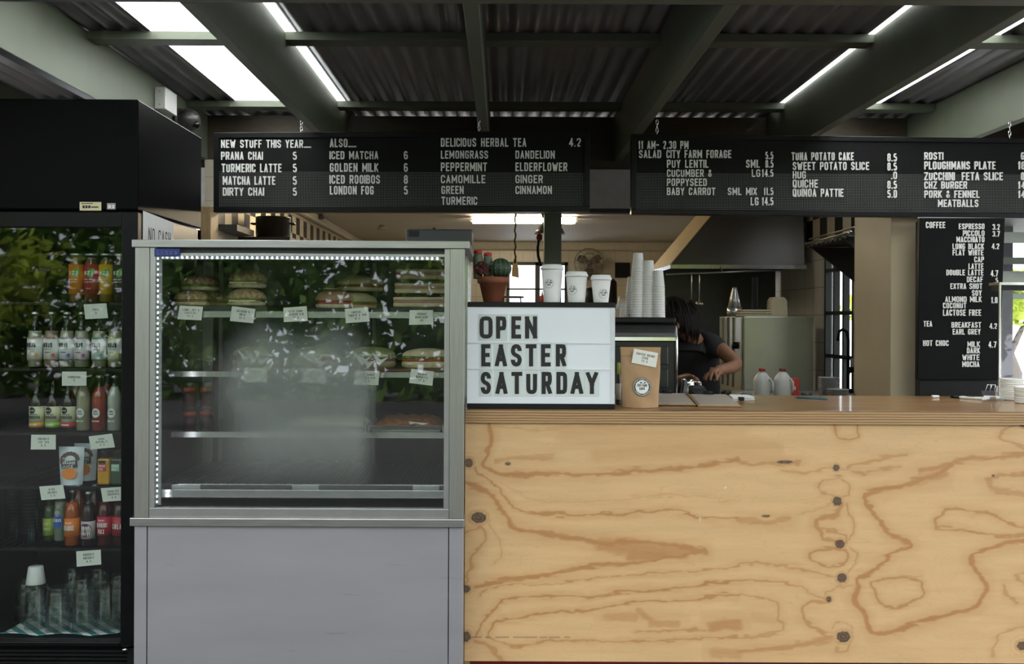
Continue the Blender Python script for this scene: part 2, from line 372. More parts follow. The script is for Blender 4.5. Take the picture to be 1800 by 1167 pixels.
for a, b in ((-2.84, -2.79), (-1.935, -1.885), (-1.038, -.988), (-.13, -.078), (.71, .762), (1.684, 1.736), (2.587, 2.637), (3.49, 3.54)):
    struct(MB().box(a, b, 2.976, 6.4, 2.37, HZ).build('ceiling_beam', paint, bevel=.003))
for y in (4.207, 5.54, 6.07):
    for a, b in ((-2.79, -1.935), (-1.885, -1.038), (-.988, -.13), (-.078, .71), (.762, 1.684), (1.736, 2.587), (2.637, 3.49)):
        struct(MB().box(a, b, y, y+.10, 2.622, HZ).build('cross_beam', paint, bevel=.002))
struct(MB().box(-4.2, 4.4, 2.88, 2.975, 2.37, 2.64).build('front_beam', paint, bevel=.004))
# building front, kitchen shell
dark_timber = mat('dark_timber', (.07, .053, .034), .6, noise=.2, stretch=(1, 1, 8))
struct(MB().box(-2.95, 4.4, 5.93, 5.99, 2.30, 2.655).build('wall_front', dark_timber))
struct(MB().box(-1.98, 2.0, 5.86, 5.93, 2.06, 2.31).build('trim_7', mat('shutter_grey', (.60, .58, .60), .5), bevel=.006))
struct(MB().box(-1.98, 2.0, 5.855, 5.94, 2.035, 2.06).build('trim_1', mat('charcoal_trim', (.03, .03, .032), .5)))
struct(MB().box(-1.86, -1.79, 5.70, 5.85, 0, 2.045).build('trim_2', mat('brown_jamb', (.30, .20, .10), .55, noise=.2, stretch=(6, 6, 1)), bevel=.004))
struct(MB().box(.263, .372, 5.80, 5.91, 0, 2.05).build('support_pillar', mat('post_green', (.115, .135, .105), .5), bevel=.005))
struct(MB().box(-2.98, -2.92, 2.9, 6.0, 0, 2.62).build('wall_left', mat('light_block_boards', (.03, .03, .03), .7)))  # unseen dark wall, added to keep light off the roof at far left
struct(MB().box(-1.88, -1.82, 5.86, 12.06, 0, 2.36).build('wall_left', cream_s))
for x0, x1, nm, k in ((-1.82, -1.816, 'trim_3', 0), (2.294, 2.30, 'trim_4', 1)):
    struct(MB().box(x0, x1, 5.86 if not k else 5.3, 12, 1.95, 2.25).build(nm, checker('checker_band', (.58, .52, .40), (.012, .012, .013), 1/.15, (1, 2))))
wb_ = MB().box(-1.82, .06, 12, 12.1, 0, 2.36).box(.85, 2.35, 12, 12.1, 0, 2.36).box(.06, .85, 12, 12.1, 0, 1.0).box(.06, .85, 12, 12.1, 2.10, 2.36)
struct(wb_.build('wall_back', cream))
struct(MB().box(-1.82, 2.3, 11.93, 12, 2.25, 2.36).box(-1.82, -1.76, 5.95, 12, 2.28, 2.36).build('trim_5', mat('cornice', (.62, .56, .46), .6), bevel=.02))
struct(MB().box(-1.9, 2.36, 5.94, 12.1, 2.36, 2.42).build('ceiling', mat('ceiling_paint', (.66, .62, .56), .6, noise=.03)))
wr_ = MB()
for y0, y1, z0, z1 in ((5.3, 6.07, 0, 2.36), (6.62, 12, 0, 2.36), (6.07, 6.62, 0, .80), (6.07, 6.62, 2.02, 2.36)): wr_.box(2.30, 2.36, y0, y1, z0, z1)
struct(wr_.build('wall_right', grey_s))
struct(MB().box(2.012, 2.152, 4.8, 5.3, 0, 2.02).build('trim_6', mat('cream_board', (.50, .42, .29), .5, noise=.08, ns=3), bevel=.004))
wfm = mat('window_green', (.02, .03, .025), .45)
def bars(spec, mb): 
    for q in spec: mb.box(*q)
    return mb
w1 = struct(MB().box(.06, .10, 11.98, 12.03, 1.0, 2.10).box(.43, .49, 11.98, 12.03, 1.0, 2.10).box(.81, .85, 11.98, 12.03, 1.0, 2.10).box(.06, .85, 11.98, 12.03, 2.06, 2.10).box(.06, .85, 11.98, 12.03, 1.74, 1.76).box(.06, .85, 11.98, 12.03, 1.0, 1.05).build('window_1', wfm))
MB().box(.06, .85, 12.035, 12.04, 1.0, 2.1).build('pane', glass('clear_pane'), w1)
w2 = MB()
for y in (6.07, 6.24, 6.42, 6.59): w2.box(2.30, 2.34, y, y+.03, .80, 2.02)
for z in (.80, 1.10, 1.40, 1.70, 1.99): w2.box(2.305, 2.335, 6.07, 6.62, z, z+.025)
w2 = struct(w2.build('window_2', wfm))
MB().box(2.338, 2.342, 6.07, 6.62, .8, 2.02).build('pane', glass('clear_pane'), w2)
# plants and pale fence outside, seen through panes and mirrored in the glass fronts
bark = mat('bark', (.10, .075, .05), .85, bump=.4, stretch=(3, 3, 1))
def leafmat(nm, c):
    m = mat(nm, c, .55, noise=.5, ns=2.2, spec=.2); n, l = m.node_tree.nodes, m.node_tree.links; p = n['Principled BSDF']
    t = n.new('ShaderNodeBsdfTranslucent'); x = n.new('ShaderNodeMixShader'); x.inputs[0].default_value = .45
    l.new(p.inputs['Base Color'].links[0].from_socket, t.inputs['Color']); l.new(p.outputs[0], x.inputs[1]); l.new(t.outputs[0], x.inputs[2]); l.new(x.outputs[0], n['Material Output'].inputs['Surface'])
    return m
def tree(x, y, h, r, z0, lab, m, nleaf=4200, grp='garden trees facing the counter', nm='tree'):
    t = thing(nm, lab, nm, (x, y, 0), grp)
    tr = MB().tube([(x, y, 0), (x+.1, y, h*.3), (x-.05, y+.1, h*.6), (x, y, h*.85)], [.16, .12, .08, .03], 8)
    for k in range(4):
        a = k*1.6+x; tr.tube([(x, y, h*.4), (x+math.cos(a)*r*.4, y+math.sin(a)*r*.4, h*.6), (x+math.cos(a)*r*.7, y+math.sin(a)*r*.7, h*.75)], [.06, .04, .015], 6)
    tr.build('trunk', bark, t)
    L = MB(); cl = [(Vector((x+random.gauss(0, r*.5), y+random.gauss(0, r*.5), random.uniform(z0, h))), random.uniform(.25, .5)*r) for _ in range(26)]
    for i in range(nleaf):
        c, q = random.choice(cl); p = c+Vector((random.gauss(0, 1), random.gauss(0, 1), random.gauss(0, .8)))*q*.6
        if p.z < .1: continue
        a = Vector((random.gauss(0, 1), random.gauss(0, 1), random.gauss(0, 1))).normalized(); b = a.orthogonal().normalized(); s = random.uniform(.05, .12)
        L.add([p-a*s, p+b*s*.5, p+a*s, p-b*s*.5], [(0, 1, 2, 3)])
    f = L.build('foliage', m, t); f['kind'] = 'stuff'
lm = [leafmat('leaf_a', (.34, .48, .08)), leafmat('leaf_b', (.46, .54, .10)), leafmat('leaf_c', (.11, .19, .045))]
for i, (x, y, h, r, z0) in enumerate(((-10.2, -3.0, 5.0, 1.1, .8), (-6.6, -3.8, 4.4, .95, .8), (-3.4, -4.4, 4.4, .85, 1.0), (-.3, -4.8, 4.6, .8, 2.2), (2.8, -4.6, 4.4, .9, .9), (6.2, -4.4, 4.4, 1.0, .8))):
    tree(x, y, h, r, z0, 'leafy green garden tree mirrored in the glass fronts', lm[i % 3])
hb = MB()
for k in range(15000):
    p = Vector((random.uniform(-15, 9), random.uniform(-9.6, -8.3), random.uniform(.0, 1)*3.6)); a = Vector((random.gauss(0, 1), random.gauss(0, 1), random.gauss(0, 1))).normalized(); q = a.orthogonal().normalized(); s = random.uniform(.10, .24)
    hb.add([p-a*s, p+q*s*.5, p+a*s, p-q*s*.5], [(0, 1, 2, 3)])
hb = tag(hb.build('hedge', lm[2]), 'tall dense green hedge closing the garden opposite the counter', 'hedge'); hb['kind'] = 'stuff'
tree(7.35, 13.5, 2.0, .42, 1.45, 'green tree far outside beyond the countertop cabinet', lm[1], 900, None)
tree(5.6, 13.0, 2.3, .6, .7, 'green bushy tree outside the side kitchen window', lm[1], 1100, None)
# right side: open shelter beyond the counter
pale = mat('pale_green_timber', (.48, .52, .46), .5)
for i, (z, d) in enumerate(((1.93, .075), (1.79, .05), (1.66, .09), (1.54, .045))):
    struct(MB().box(3.1, 5.4, 6.7+.25*i, 6.75+.25*i, z, z+d).build('shelter_beam', pale if i != 1 else mat('deep_green_timber', (.10, .13, .09), .5)))
struct(MB().box(3.1, 5.4, 6.2, 8.2, 2.1, 2.16).build('shelter_ceiling', paint))
struct(MB().box(3.94, 4.02, 7.3, 7.38, 0, 2.1).build('shelter_pillar', mat('grey_post', (.14, .13, .16), .5)))
# ================================================================ COUNTER
def vnoise(x, y, seed):
    xi, yi = np.floor(x).astype(int), np.floor(y).astype(int); fx, fy = x-xi, y-yi
    def h(a, b): 
        q = np.sin(a*127.1+b*311.7+seed*74.7)*43758.5453; return q-np.floor(q)
    fx = fx*fx*(3-2*fx); fy = fy*fy*(3-2*fy)
    return (h(xi, yi)*(1-fx)+h(xi+1, yi)*fx)*(1-fy)+(h(xi, yi+1)*(1-fx)+h(xi+1, yi+1)*fx)*fy
LP = [  # growth-ring bands: width, strength, points
 (12, 1, 150,130,158,200,150,250,120,300,150,335,250,355,420,355,600,345,700,340,900,322,1050,312,1223,285),
 (14, .6, 180,295,260,272,330,285,420,275), (5, 1, 95,320,130,370,190,410,220,460,280,505,340,518,480,525,640,520,760,515,880,502,1000,510,1060,545,1100,550,1223,548),
 (16, 1, 45,390,110,415,160,445,200,500,230,550,260,580,320,592,450,612,560,630,640,655,760,645,860,655,1075,685),
 (12, 1, 1075,685,900,705,760,730,600,748,470,775,330,800,200,810,90,835), (44, .8, 640,655,760,670,860,675,980,685), (26, .9, 760,695,900,690),
 (4, .8, 115,880,120,855,200,832,350,825,480,815,600,800,760,790,900,775,1050,765,1223,745), (6, 1, 100,1040,120,990,170,925,230,890,350,887,480,880,600,872,700,850,850,845,1000,830,1223,820),
 (6, 1, 150,1050,150,1010,190,975,260,965,400,945,520,940,640,925,760,900,880,890,1000,885,1140,865,1223,880),
 (5, .9, 150,1050,200,1080,300,1085,420,1070,600,1065,760,1075,950,1070,1100,1048,1223,1045), (22, .7, 790,940,840,970,860,990,960,988), (26, .55, 660,960,780,965), (30, .8, 1110,1000,1160,985,1223,995),
 (6, .8, 790,1020,860,1030,1000,1022,1080,1010), (30, .6, 1120,1125,1223,1125), (14, .8, 95,1065,150,1090,190,1130,210,1160), (4, .35, 100,330,200,380,300,460,400,470,600,465,760,455,950,435,1223,465),
 (8, .8, 45,600,130,560,142,640,100,680,70,710,85,750,60,790,45,810), (5, .5, 150,560,190,620,210,690,170,730), (10, .4, 140,140,250,160,340,165,450,150,560,155,800,150), (60, .28, 480,170,800,190,1223,200), (40, .35, 620,265,900,262,1223,235)]
RP = [(6, .9, 415,135,415,200,470,205,510,190,515,140), (70, .35, -20,240,150,262), (12, .8, 0,300,180,302,260,300), (8, .7, 180,330,280,350,400,325), (9, .7, 460,320,600,290,720,265), (6, .7, 440,330,540,345,690,318),
 (5, .8, 340,410,370,380,440,365,485,400,480,440,440,450), (4, .7, 340,410,350,440,410,450), (14, .9, 360,600,330,560,350,530,430,520,440,480), (5, .8, 460,480,490,530,495,590,470,630,450,650), (11, .8, 360,600,370,620,430,640), (7, .8, 360,580,420,590,460,610,455,640),
 (8, .9, 300,700,340,675,440,665,475,690,470,720,440,745,360,745,310,720,300,700), (4, .7, 470,660,510,690,515,720,490,760,455,790), (16, .9, 780,338,880,320,960,290,1100,278,1240,270), (15, 1, 540,450,580,425,680,405,760,385,860,355,920,310), (30, .8, 760,380,880,355),
 (12, 1, 540,450,560,490,610,550,630,590,690,625,760,648,680,680,640,720,560,770,510,800), (13, 1, 510,800,520,840,490,890,520,920,545,960,560,1020,590,1055,680,1025,760,995,900,960,1020,930,1060,870,1080,820,1020,760,990,715,1040,680,1120,660,1240,640),
 (8, .9, 850,580,850,540,900,500,1000,515,1070,510,1130,540,1240,580), (8, .9, 850,580,940,590,1020,600,1130,625,1240,615), (8, .9, 560,810,600,800,720,790,790,820,800,880,720,910,650,930,600,900,590,850,560,810), (6, .7, 700,780,780,785),
 (5, .7, 270,820,300,860,380,885), (9, .8, 390,890,310,905,270,940,290,990,350,1030,390,1050), (7, .8, 0,820,120,815,260,820), (6, .7, 0,740,100,735,220,745,300,765,420,795), (6, .7, 0,870,100,890,190,915,160,960,215,1020,150,1035,0,1045),
 (18, .8, 0,1120,120,1110,250,1095,400,1055), (12, .8, 1070,380,1120,350,1240,355), (18, .7, 1070,380,1090,410,1240,435), (9, .7, 1240,240,1150,215,1118,190,1130,165,1180,140), (4, .6, 400,1020,430,985,490,1010,490,1050), (9, .7, 420,1090,420,1120,470,1110,480,1080),
 (14, .7, 0,550,120,560,220,545), (4, .5, 250,520,400,480), (9, .7, 1140,830,1160,880,1200,900), (8, .6, 1240,1010,1150,1020,1110,1060,1095,1140), (7, .7, 1240,770,1190,790,1240,825), (30, .3, 60,960,160,980), (5, .6, 380,870,380,845,430,830,500,830)]
KN = [(825,814,8,8), (843,910,13,10), (821,1035,8,7), (822,1119,8,9), (1471,822,6,6), (1473,881,8,8), (1478,956,9,8), (1482,1016,9,8), (1459,1053,5,5), (1485,1119,12,10), (1799,745,7,6), (1799,1135,9,8), (894,815,5,3), (1348,907,7,2.5), (1380,812,14,3), (1747,836,3,2)]
def ply_panel():
    a, b = P(818, 743, 3.5), P(818, 1163, 3.5); x0 = a.x; x1 = 2.62; z1 = .972; z0 = .07
    nx, nz = 860, 330
    X, Z = np.meshgrid(np.linspace(x0, x1, nx+1), np.linspace(z0, z1, nz+1))
    px = CX+X*F/3.5; py = CY-(Z-ZC)*F/3.5+(px-CX)*RS
    jag = (vnoise(px/26, py/5, 1)-.5)*6+(vnoise(px/9, py/3, 2)-.5)*4+(vnoise(px/70, py/16, 3)-.5)*8
    qx = px+(vnoise(px/12, py/12, 5)-.5)*7; qy = py+jag
    band = np.zeros_like(px)
    for lst, ox, oy, k in ((LP, 800, 690, 2.446), (RP, 1300, 690, 2.446)):
        for L in lst:
            w, s = L[0]/k*.80, L[1]; pts = [(ox+L[i]/k, oy+L[i+1]/k) for i in range(2, len(L), 2)]
            if len(pts) > 3: pts = chaikin(chaikin(pts))
            best = np.full_like(px, 1e9)
            for (ax, ay), (bx, by) in zip(pts[:-1], pts[1:]):
                m = (qx > min(ax, bx)-22) & (qx < max(ax, bx)+22) & (qy > min(ay, by)-22) & (qy < max(ay, by)+22)
                if not m.any(): continue
                x, y = qx[m]-ax, qy[m]-ay; dx, dy = bx-ax, by-ay; t = np.clip((x*dx+y*dy)/(dx*dx+dy*dy+1e-6), 0, 1)
                d = np.hypot(x-t*dx, y-t*dy); best[m] = np.minimum(best[m], d)
            core = np.clip(1.45-best/w, 0, 1)**.8; halo = np.exp(-(best/(w*2.8+3))**2)*.36
            band = np.maximum(band, s*np.maximum(core*.95, halo))
    f = vnoise(px/160, py/26, 9)*5+vnoise(px/60, py/18, 10)*1.2   # faint early-wood lines
    fr = np.abs((f*2.2) % 1-.5)*2
    band = np.maximum(band, np.clip(1-fr*9, 0, 1)*.22)+(vnoise(px/90, py/6, 11)-.5)*.10+(vnoise(px/14, py/2.2, 12)-.5)*.07
    knot = np.zeros_like(px)
    for kx, ky, rx, ry in KN:
        d = np.hypot((px-kx)/rx, (py-ky)/ry)+(vnoise(px/3, py/3, 4)-.5)*.25
        knot = np.maximum(knot, np.clip((1.12-d)*5, 0, 1)*(.72+.28*np.clip(np.abs((d*2.6) % 1-.5)*3, 0, 1)))
        band = np.maximum(band, np.exp(-((d-1.35)/.22)**2)*.55); band = np.maximum(band, np.exp(-((d-2.3)/.12)**2)*.22)
    cut = np.exp(-((py-1120)/.9)**2)*(px < 1010)*(vnoise(px/6, py*0, 8) > .42); knot = np.maximum(knot, cut*.7)
    scuff = np.zeros_like(px)
    for kx, ky, rx, ry in ((1276, 857, 6, 4), (1232, 913, 2, 8), (1268, 878, 3, 2)):
        scuff = np.maximum(scuff, np.clip(1.2-np.hypot((px-kx)/rx, (py-ky)/ry)-vnoise(px/1.6, py/1.6, 6), 0, 1))
    v = np.stack([X, np.full_like(X, 3.5), Z], -1).reshape(-1, 3)
    me = bpy.data.meshes.new('front_panel'); i = (np.arange(nz)[:, None]*(nx+1)+np.arange(nx)[None]).ravel()
    q = np.stack([i, i+1, i+nx+2, i+nx+1], -1)
    me.vertices.add(len(v)); me.vertices.foreach_set('co', v.ravel()); me.loops.add(q.size); me.loops.foreach_set('vertex_index', q.ravel())
    me.polygons.add(len(q)); me.polygons.foreach_set('loop_start', np.arange(len(q))*4); me.polygons.foreach_set('loop_total', np.full(len(q), 4)); me.update(); me.validate()
    for nm, arr in (('band', band), ('knot', knot), ('scuff', scuff)):
        at = me.attributes.new(nm, 'FLOAT', 'POINT'); at.data.foreach_set('value', arr.ravel().astype(np.float32))
    m = mat('pine_ply', (.70, .455, .23), .42, noise=.05, ns=7, stretch=(.5, 1, 5)); n, l = m.node_tree.nodes, m.node_tree.links; b = n['Principled BSDF']
    src = b.inputs['Base Color'].links[0].from_socket
    for nm, c, k in (('band', (.47, .225, .085), 1.), ('knot', (.085, .055, .04), 1.), ('scuff', (.75, .70, .66), 1.)):
        at = n.new('ShaderNodeAttribute'); at.attribute_name = nm; mx = n.new('ShaderNodeMix'); mx.data_type = 'RGBA'; mx.clamp_factor = True
        l.new(at.outputs['Fac'], mx.inputs[0]); l.new(src, mx.inputs[6]); mx.inputs[7].default_value = c+(1,); src = mx.outputs[2]
    l.new(src, b.inputs['Base Color']); b.inputs['Coat Weight'].default_value = .12
    me.materials.append(m)
    return me
ct = thing('service_counter', 'long service counter fronted with knotty pale pine plywood', 'counter', (1.2, 3.5, 0))
o = bpy.data.objects.new('front_panel', ply_panel()); COL.objects.link(o); o.parent = ct; o.location = (-1.2, -3.5, 0)
ply_edge = mat('raw_ply', (.55, .37, .19), .6)
x0 = P(818, 743, 3.5).x
MB().box(x0, 2.62, 3.503, 3.52, .07, .970).box(x0, x0+.02, 3.52, 4.1, .0, .970).box(2.60, 2.62, 3.52, 4.1, 0, .970).build('carcass', ply_edge, ct)
MB().box(x0+.01, 2.6, 3.53, 3.55, 0, .07).build('kick_board', mat('red_kick_board', (.20, .012, .012), .5), ct)
# worktop
m = mat('worktop_edge', (.50, .31, .15), .45); n, l = m.node_tree.nodes, m.node_tree.links
tc = n.new('ShaderNodeTexCoord'); s3 = n.new('ShaderNodeSeparateXYZ'); l.new(tc.outputs['Object'], s3.inputs[0])
wv = n.new('ShaderNodeMath'); wv.operation = 'MULTIPLY'; wv.inputs[1].default_value = 1/.0098; l.new(s3.outputs[2], wv.inputs[0])
nz = n.new('ShaderNodeTexNoise'); nz.inputs['Scale'].default_value = 1.; mp = n.new('ShaderNodeMapping'); mp.inputs['Scale'].default_value = (6, 1, 60)
l.new(tc.outputs['Object'], mp.inputs[0]); l.new(mp.outputs[0], nz.inputs[0])
ad = n.new('ShaderNodeMath'); ad.operation = 'MULTIPLY_ADD'; ad.inputs[1].default_value = .5; l.new(nz.outputs['Fac'], ad.inputs[0]); l.new(wv.outputs[0], ad.inputs[2])
fr = n.new('ShaderNodeMath'); fr.operation = 'FRACT'; l.new(ad.outputs[0], fr.inputs[0])
rp = n.new('ShaderNodeValToRGB'); rp.color_ramp.interpolation = 'CONSTANT'; e = rp.color_ramp.elements
e[0].position = 0; e[0].color = (.16, .085, .04, 1); e[1].position = .26; e[1].color = (.50, .31, .15, 1); k = e.new(.62); k.color = (.40, .235, .11, 1)
l.new(fr.outputs[0], rp.inputs[0]); l.new(rp.outputs[0], n['Principled BSDF'].inputs['Base Color'])
wt_ = thing('worktop', 'varnished brown timber worktop running along the plywood counter', 'worktop', (1.2, 3.85, .971))
MB().box(-.134, 2.7, 3.492, 4.21, .971, 1.020).build('top_board', mat('worktop_wood', (.36, .20, .085), .28, noise=.32, ns=3.2, stretch=(.7, 7, 1), coat=.35), wt_, bevel=.002)
MB().box(-.134, 2.7, 3.484, 3.4925, .971, 1.0195).build('front_edge', m, wt_)
CT = 1.0203      # height of the worktop
# ================================================================ MENU BOARDS
def pquad(q, Y): return [P(x, y, Y) for x, y in q]
def pslab(mb, q, Y0, Y1):   # pixel quad at Y0 pushed straight back to Y1
    a = pquad(q, Y0); return mb.hexa(a, [Vector((p.x, Y1, p.z)) for p in a])
def dots(name, zs):
    m = mat(name, (.012, .012, .013), .4, noise=.2, spec=.12); n, l = m.node_tree.nodes, m.node_tree.links; b = n['Principled BSDF']
    tc = n.new('ShaderNodeTexCoord'); s = n.new('ShaderNodeSeparateXYZ'); l.new(tc.outputs['Object'], s.inputs[0]); d = []
    for ax in (0, 2):
        a = n.new('ShaderNodeMath'); a.operation = 'MULTIPLY'; a.inputs[1].default_value = 1/.0078; l.new(s.outputs[ax], a.inputs[0])
        f = n.new('ShaderNodeMath'); f.operation = 'PINGPONG'; f.inputs[1].default_value = .5; l.new(a.outputs[0], f.inputs[0]); d.append(f)
    mn = n.new('ShaderNodeMath'); mn.operation = 'MINIMUM'; l.new(d[0].outputs[0], mn.inputs[0]); l.new(d[1].outputs[0], mn.inputs[1])
    g = n.new('ShaderNodeMath'); g.operation = 'GREATER_THAN'; g.inputs[1].default_value = .27; l.new(mn.outputs[0], g.inputs[0])
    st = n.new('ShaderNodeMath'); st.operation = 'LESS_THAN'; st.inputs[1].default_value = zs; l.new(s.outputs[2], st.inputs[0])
    k = n.new('ShaderNodeMath'); k.operation = 'MULTIPLY_ADD'; k.inputs[1].default_value = .85; k.inputs[2].default_value = .07; l.new(st.outputs[0], k.inputs[0])  # dots below the split are painted paler, standing for reflected light
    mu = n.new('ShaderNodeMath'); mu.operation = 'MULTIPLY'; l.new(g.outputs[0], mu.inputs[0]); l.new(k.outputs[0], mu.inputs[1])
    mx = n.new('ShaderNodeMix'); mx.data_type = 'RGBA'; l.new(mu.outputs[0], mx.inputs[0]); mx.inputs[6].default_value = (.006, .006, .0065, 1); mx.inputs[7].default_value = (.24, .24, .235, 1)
    l.new(mx.outputs[2], b.inputs['Base Color'])
    return m
frame_m = mat('black_board_frame', (.007, .007, .008), .35, noise=.15, spec=.18)
def board(label, TL, TR, BR, BL, Y, fw, lines, hooks, split):
    a = P(*BL, Y); t = thing('menu_board', label, 'menu board', ((P(*BL, Y).x+P(*BR, Y).x)/2, Y, a.z))
    f = MB()
    for q in ([TL, TR, (TR[0], TR[1]+fw), (TL[0], TL[1]+fw)], [(BL[0], BL[1]-fw), (BR[0], BR[1]-fw), BR, BL], [(TL[0], TL[1]+fw), (TL[0]+fw, TL[1]+fw), (BL[0]+fw, BL[1]-fw), (BL[0], BL[1]-fw)], [(TR[0]-fw, TR[1]+fw), (TR[0], TR[1]+fw), (BR[0], BR[1]-fw), (BR[0]-fw, BR[1]-fw)]):
        pslab(f, q, Y, Y+.055)
    f.build('frame', frame_m, t, bevel=.002)
    p = MB(); pslab(p, [(TL[0]+fw, TL[1]+fw), (TR[0]-fw, TR[1]+fw), (BR[0]-fw, BR[1]-fw), (BL[0]+fw, BL[1]-fw)], Y+.012, Y+.03)
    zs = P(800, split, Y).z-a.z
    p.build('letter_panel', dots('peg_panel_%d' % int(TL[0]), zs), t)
    for s, x0, x1, y0, y1 in lines: ptext(s, x0, y0, x1, y1, Y+.0118, letter_white, t, t=.15, depth=.006)
    for hx, top, bot in hooks:
        c = MB(); z1, z0 = P(hx, top, Y+.02), P(hx, bot+3, Y+.02); nl = 4; L = (z1.z-z0.z)/nl
        for i in range(nl):
            ce = Vector((z1.x, Y+.02, z0.z+L*(i+.5))); ring = []
            for k in range(10):
                q = 2*PI*k/10; w = .006*math.cos(q); ring.append(ce+Vector((w if i % 2 else w*.5, 0 if i % 2 else w*.8, math.sin(q)*L*.62)))
            c.tube(ring, .0022, 6, True)
        c.build('chain', chrome, t)
    return t
def row(y0, y1, *items): return [(s, a, b, y0, y1) for s, a, b in items]
L1 = (row(246, 260, ('NEW STUFF THIS YEAR', 389, 533), ('.....', 535, 547)) + row(267, 281, ('PRANA CHAI', 389, 462), ('5', 515, 522)) + row(288, 303, ('TURMERIC LATTE', 390, 495), ('5', 515, 522))
 + row(310, 325, ('MATCHA LATTE', 392, 484), ('5', 515, 522)) + row(330, 344, ('DIRTY CHAI', 392, 464), ('5', 515, 522))
 + row(244, 259, ('ALSO', 580, 611), ('.....', 613, 626)) + row(266, 280, ('ICED MATCHA', 580, 665), ('6', 710, 717)) + row(287, 302, ('GOLDEN MILK', 580, 665), ('6', 710, 717)) + row(308, 323, ('ICED ROOIBOS', 580, 668), ('8', 710, 717)) + row(327, 342, ('LONDON FOG', 580, 657), ('5', 710, 717))
 + row(243, 258, ('DELICIOUS HERBAL TEA', 775, 925), ('4.2', 1000, 1021)) + row(265, 279, ('LEMONGRASS', 775, 858), ('DANDELION', 906, 975)) + row(286, 301, ('PEPPERMINT', 775, 856), ('ELDERFLOWER', 906, 997))
 + row(308, 322, ('CAMOMILLE', 775, 853), ('GINGER', 906, 954)) + row(327, 341, ('GREEN', 776, 815), ('CINNAMON', 906, 970)) + row(346, 360, ('TURMERIC', 776, 839)))
board('black letter board headed NEW STUFF THIS YEAR hanging above the display case', (375, 233), (1037, 230), (1037, 372), (375, 373), 4.70, 9.5, L1, ((530, 212, 232), (842, 208, 231)), 302)
L2 = (row(248, 262, ('11 AM- 2.30 PM', 1122, 1210)) + row(264, 278, ('SALAD', 1123, 1162), ('CITY FARM FORAGE', 1171, 1285)) + row(267, 280, ('5.5', 1345, 1359)) + row(281, 295, ('PUY LENTIL', 1172, 1245), ('SML', 1311, 1335), ('8.5', 1345, 1359))
 + row(298, 311, ('CUCUMBER &', 1172, 1251), ('LG', 1321, 1336), ('14.5', 1339, 1359)) + row(314, 327, ('POPPYSEED', 1172, 1242)) + row(330, 343, ('BABY CARROT', 1172, 1257), ('SML MIX', 1279, 1330), ('11.5', 1342, 1359)) + row(347, 361, ('LG', 1319, 1333), ('14.5', 1339, 1359))
 + row(268, 282, ('TUNA POTATO CAKE', 1391, 1500)) + row(285, 299, ('SWEET POTATO SLICE', 1393, 1527)) + row(301, 314, ('HUG', 1393, 1416)) + row(316, 330, ('QUICHE', 1393, 1437)) + row(332, 346, ('QUINOA PATTIE', 1393, 1482))
 + row(270, 284, ('8.5', 1559, 1576)) + row(286, 300, ('8.5', 1559, 1576)) + row(302, 315, ('.0', 1566, 1576)) + row(318, 332, ('8.5', 1559, 1576)) + row(334, 348, ('5.0', 1559, 1576))
 + row(268, 281, ('ROSTI', 1624, 1657), ('6.5', 1794, 1811)) + row(284, 298, ('PLOUGHMANS PLATE', 1624, 1749), ('18.5', 1789, 1813)) + row(303, 317, ('ZUCCHINI', 1624, 1677), ('FETA SLICE', 1690, 1762), ('8.5', 1794, 1811)) + row(319, 332, ('CHZ BURGER', 1624, 1699), ('14.5', 1789, 1813)) + row(335, 348, ('PORK & FENNEL', 1624, 1721), ('14.5', 1789, 1813)) + row(351, 364, ('MEATBALLS', 1648, 1719)))
board('long black letter board headed 11 AM - 2.30 PM hanging over the worktop', (1110, 235), (1880, 244), (1880, 384), (1110, 376), 4.70, 8.5, L2, ((1155, 211, 236), (1775, 214, 243)), 302)
# coffee board
Y = 4.60
cb = thing('coffee_board', 'tall black coffee and tea price board standing behind the lid stacks at the worktop end', 'menu board', (P(1687, 690, Y).x, Y, 0))
f = MB(); pslab(f, [(1617, 383), (1767, 383), (1757, 668), (1613, 668)], Y, Y+.03); f.build('panel', mat('black_board', (.005, .005, .0055), .45, noise=.2, spec=.1), cb, bevel=.003)
f = MB(); a = P(1617, 690, Y+.035); b = P(1754, 690, Y+.035); f.box(a.x, b.x, Y+.035, Y+.09, 0, 1.86); f.build('backing_panel', black_plastic, cb)
CBL = [('COFFEE', 1627, 1661, 390, 401), ('ESPRESSO', 1685, 1730, 393, 403), ('3.2', 1744, 1757, 394, 404), ('PICCOLO', 1692, 1730, 405, 415), ('3.7', 1744, 1757, 406, 416), ('MACCHIATO', 1681, 1730, 416, 426), ('LONG BLACK', 1674, 1729, 428, 438), ('4.2', 1743, 1756, 428, 438), ('FLAT WHITE', 1674, 1728, 439, 449), ('CAP', 1712, 1729, 451, 461), ('LATTE', 1702, 1728, 463, 473), ('DOUBLE LATTE', 1663, 1728, 474, 484), ('4.7', 1741, 1754, 475, 486), ('DECAF', 1699, 1727, 486, 496), ('.5', 1747, 1754, 488, 498), ('EXTRA SHOT', 1670, 1726, 498, 508), ('SOY', 1708, 1725, 510, 520), ('ALMOND MILK', 1661, 1725, 521, 531), ('1.0', 1742, 1753, 522, 533), ('COCONUT', 1657, 1698, 532, 542), ('LACTOSE FREE', 1657, 1724, 544, 555), ('TEA', 1623, 1638, 564, 574), ('BREAKFAST', 1672, 1724, 566, 576), ('4.2', 1739, 1752, 568, 578), ('EARL GREY', 1674, 1723, 578, 588), ('HOT CHOC', 1622, 1667, 598, 608), ('MILK', 1700, 1722, 600, 610), ('4.7', 1737, 1751, 600, 611), ('DARK', 1699, 1722, 611, 621), ('WHITE', 1691, 1721, 623, 633), ('MOCHA', 1691, 1721, 635, 645)]
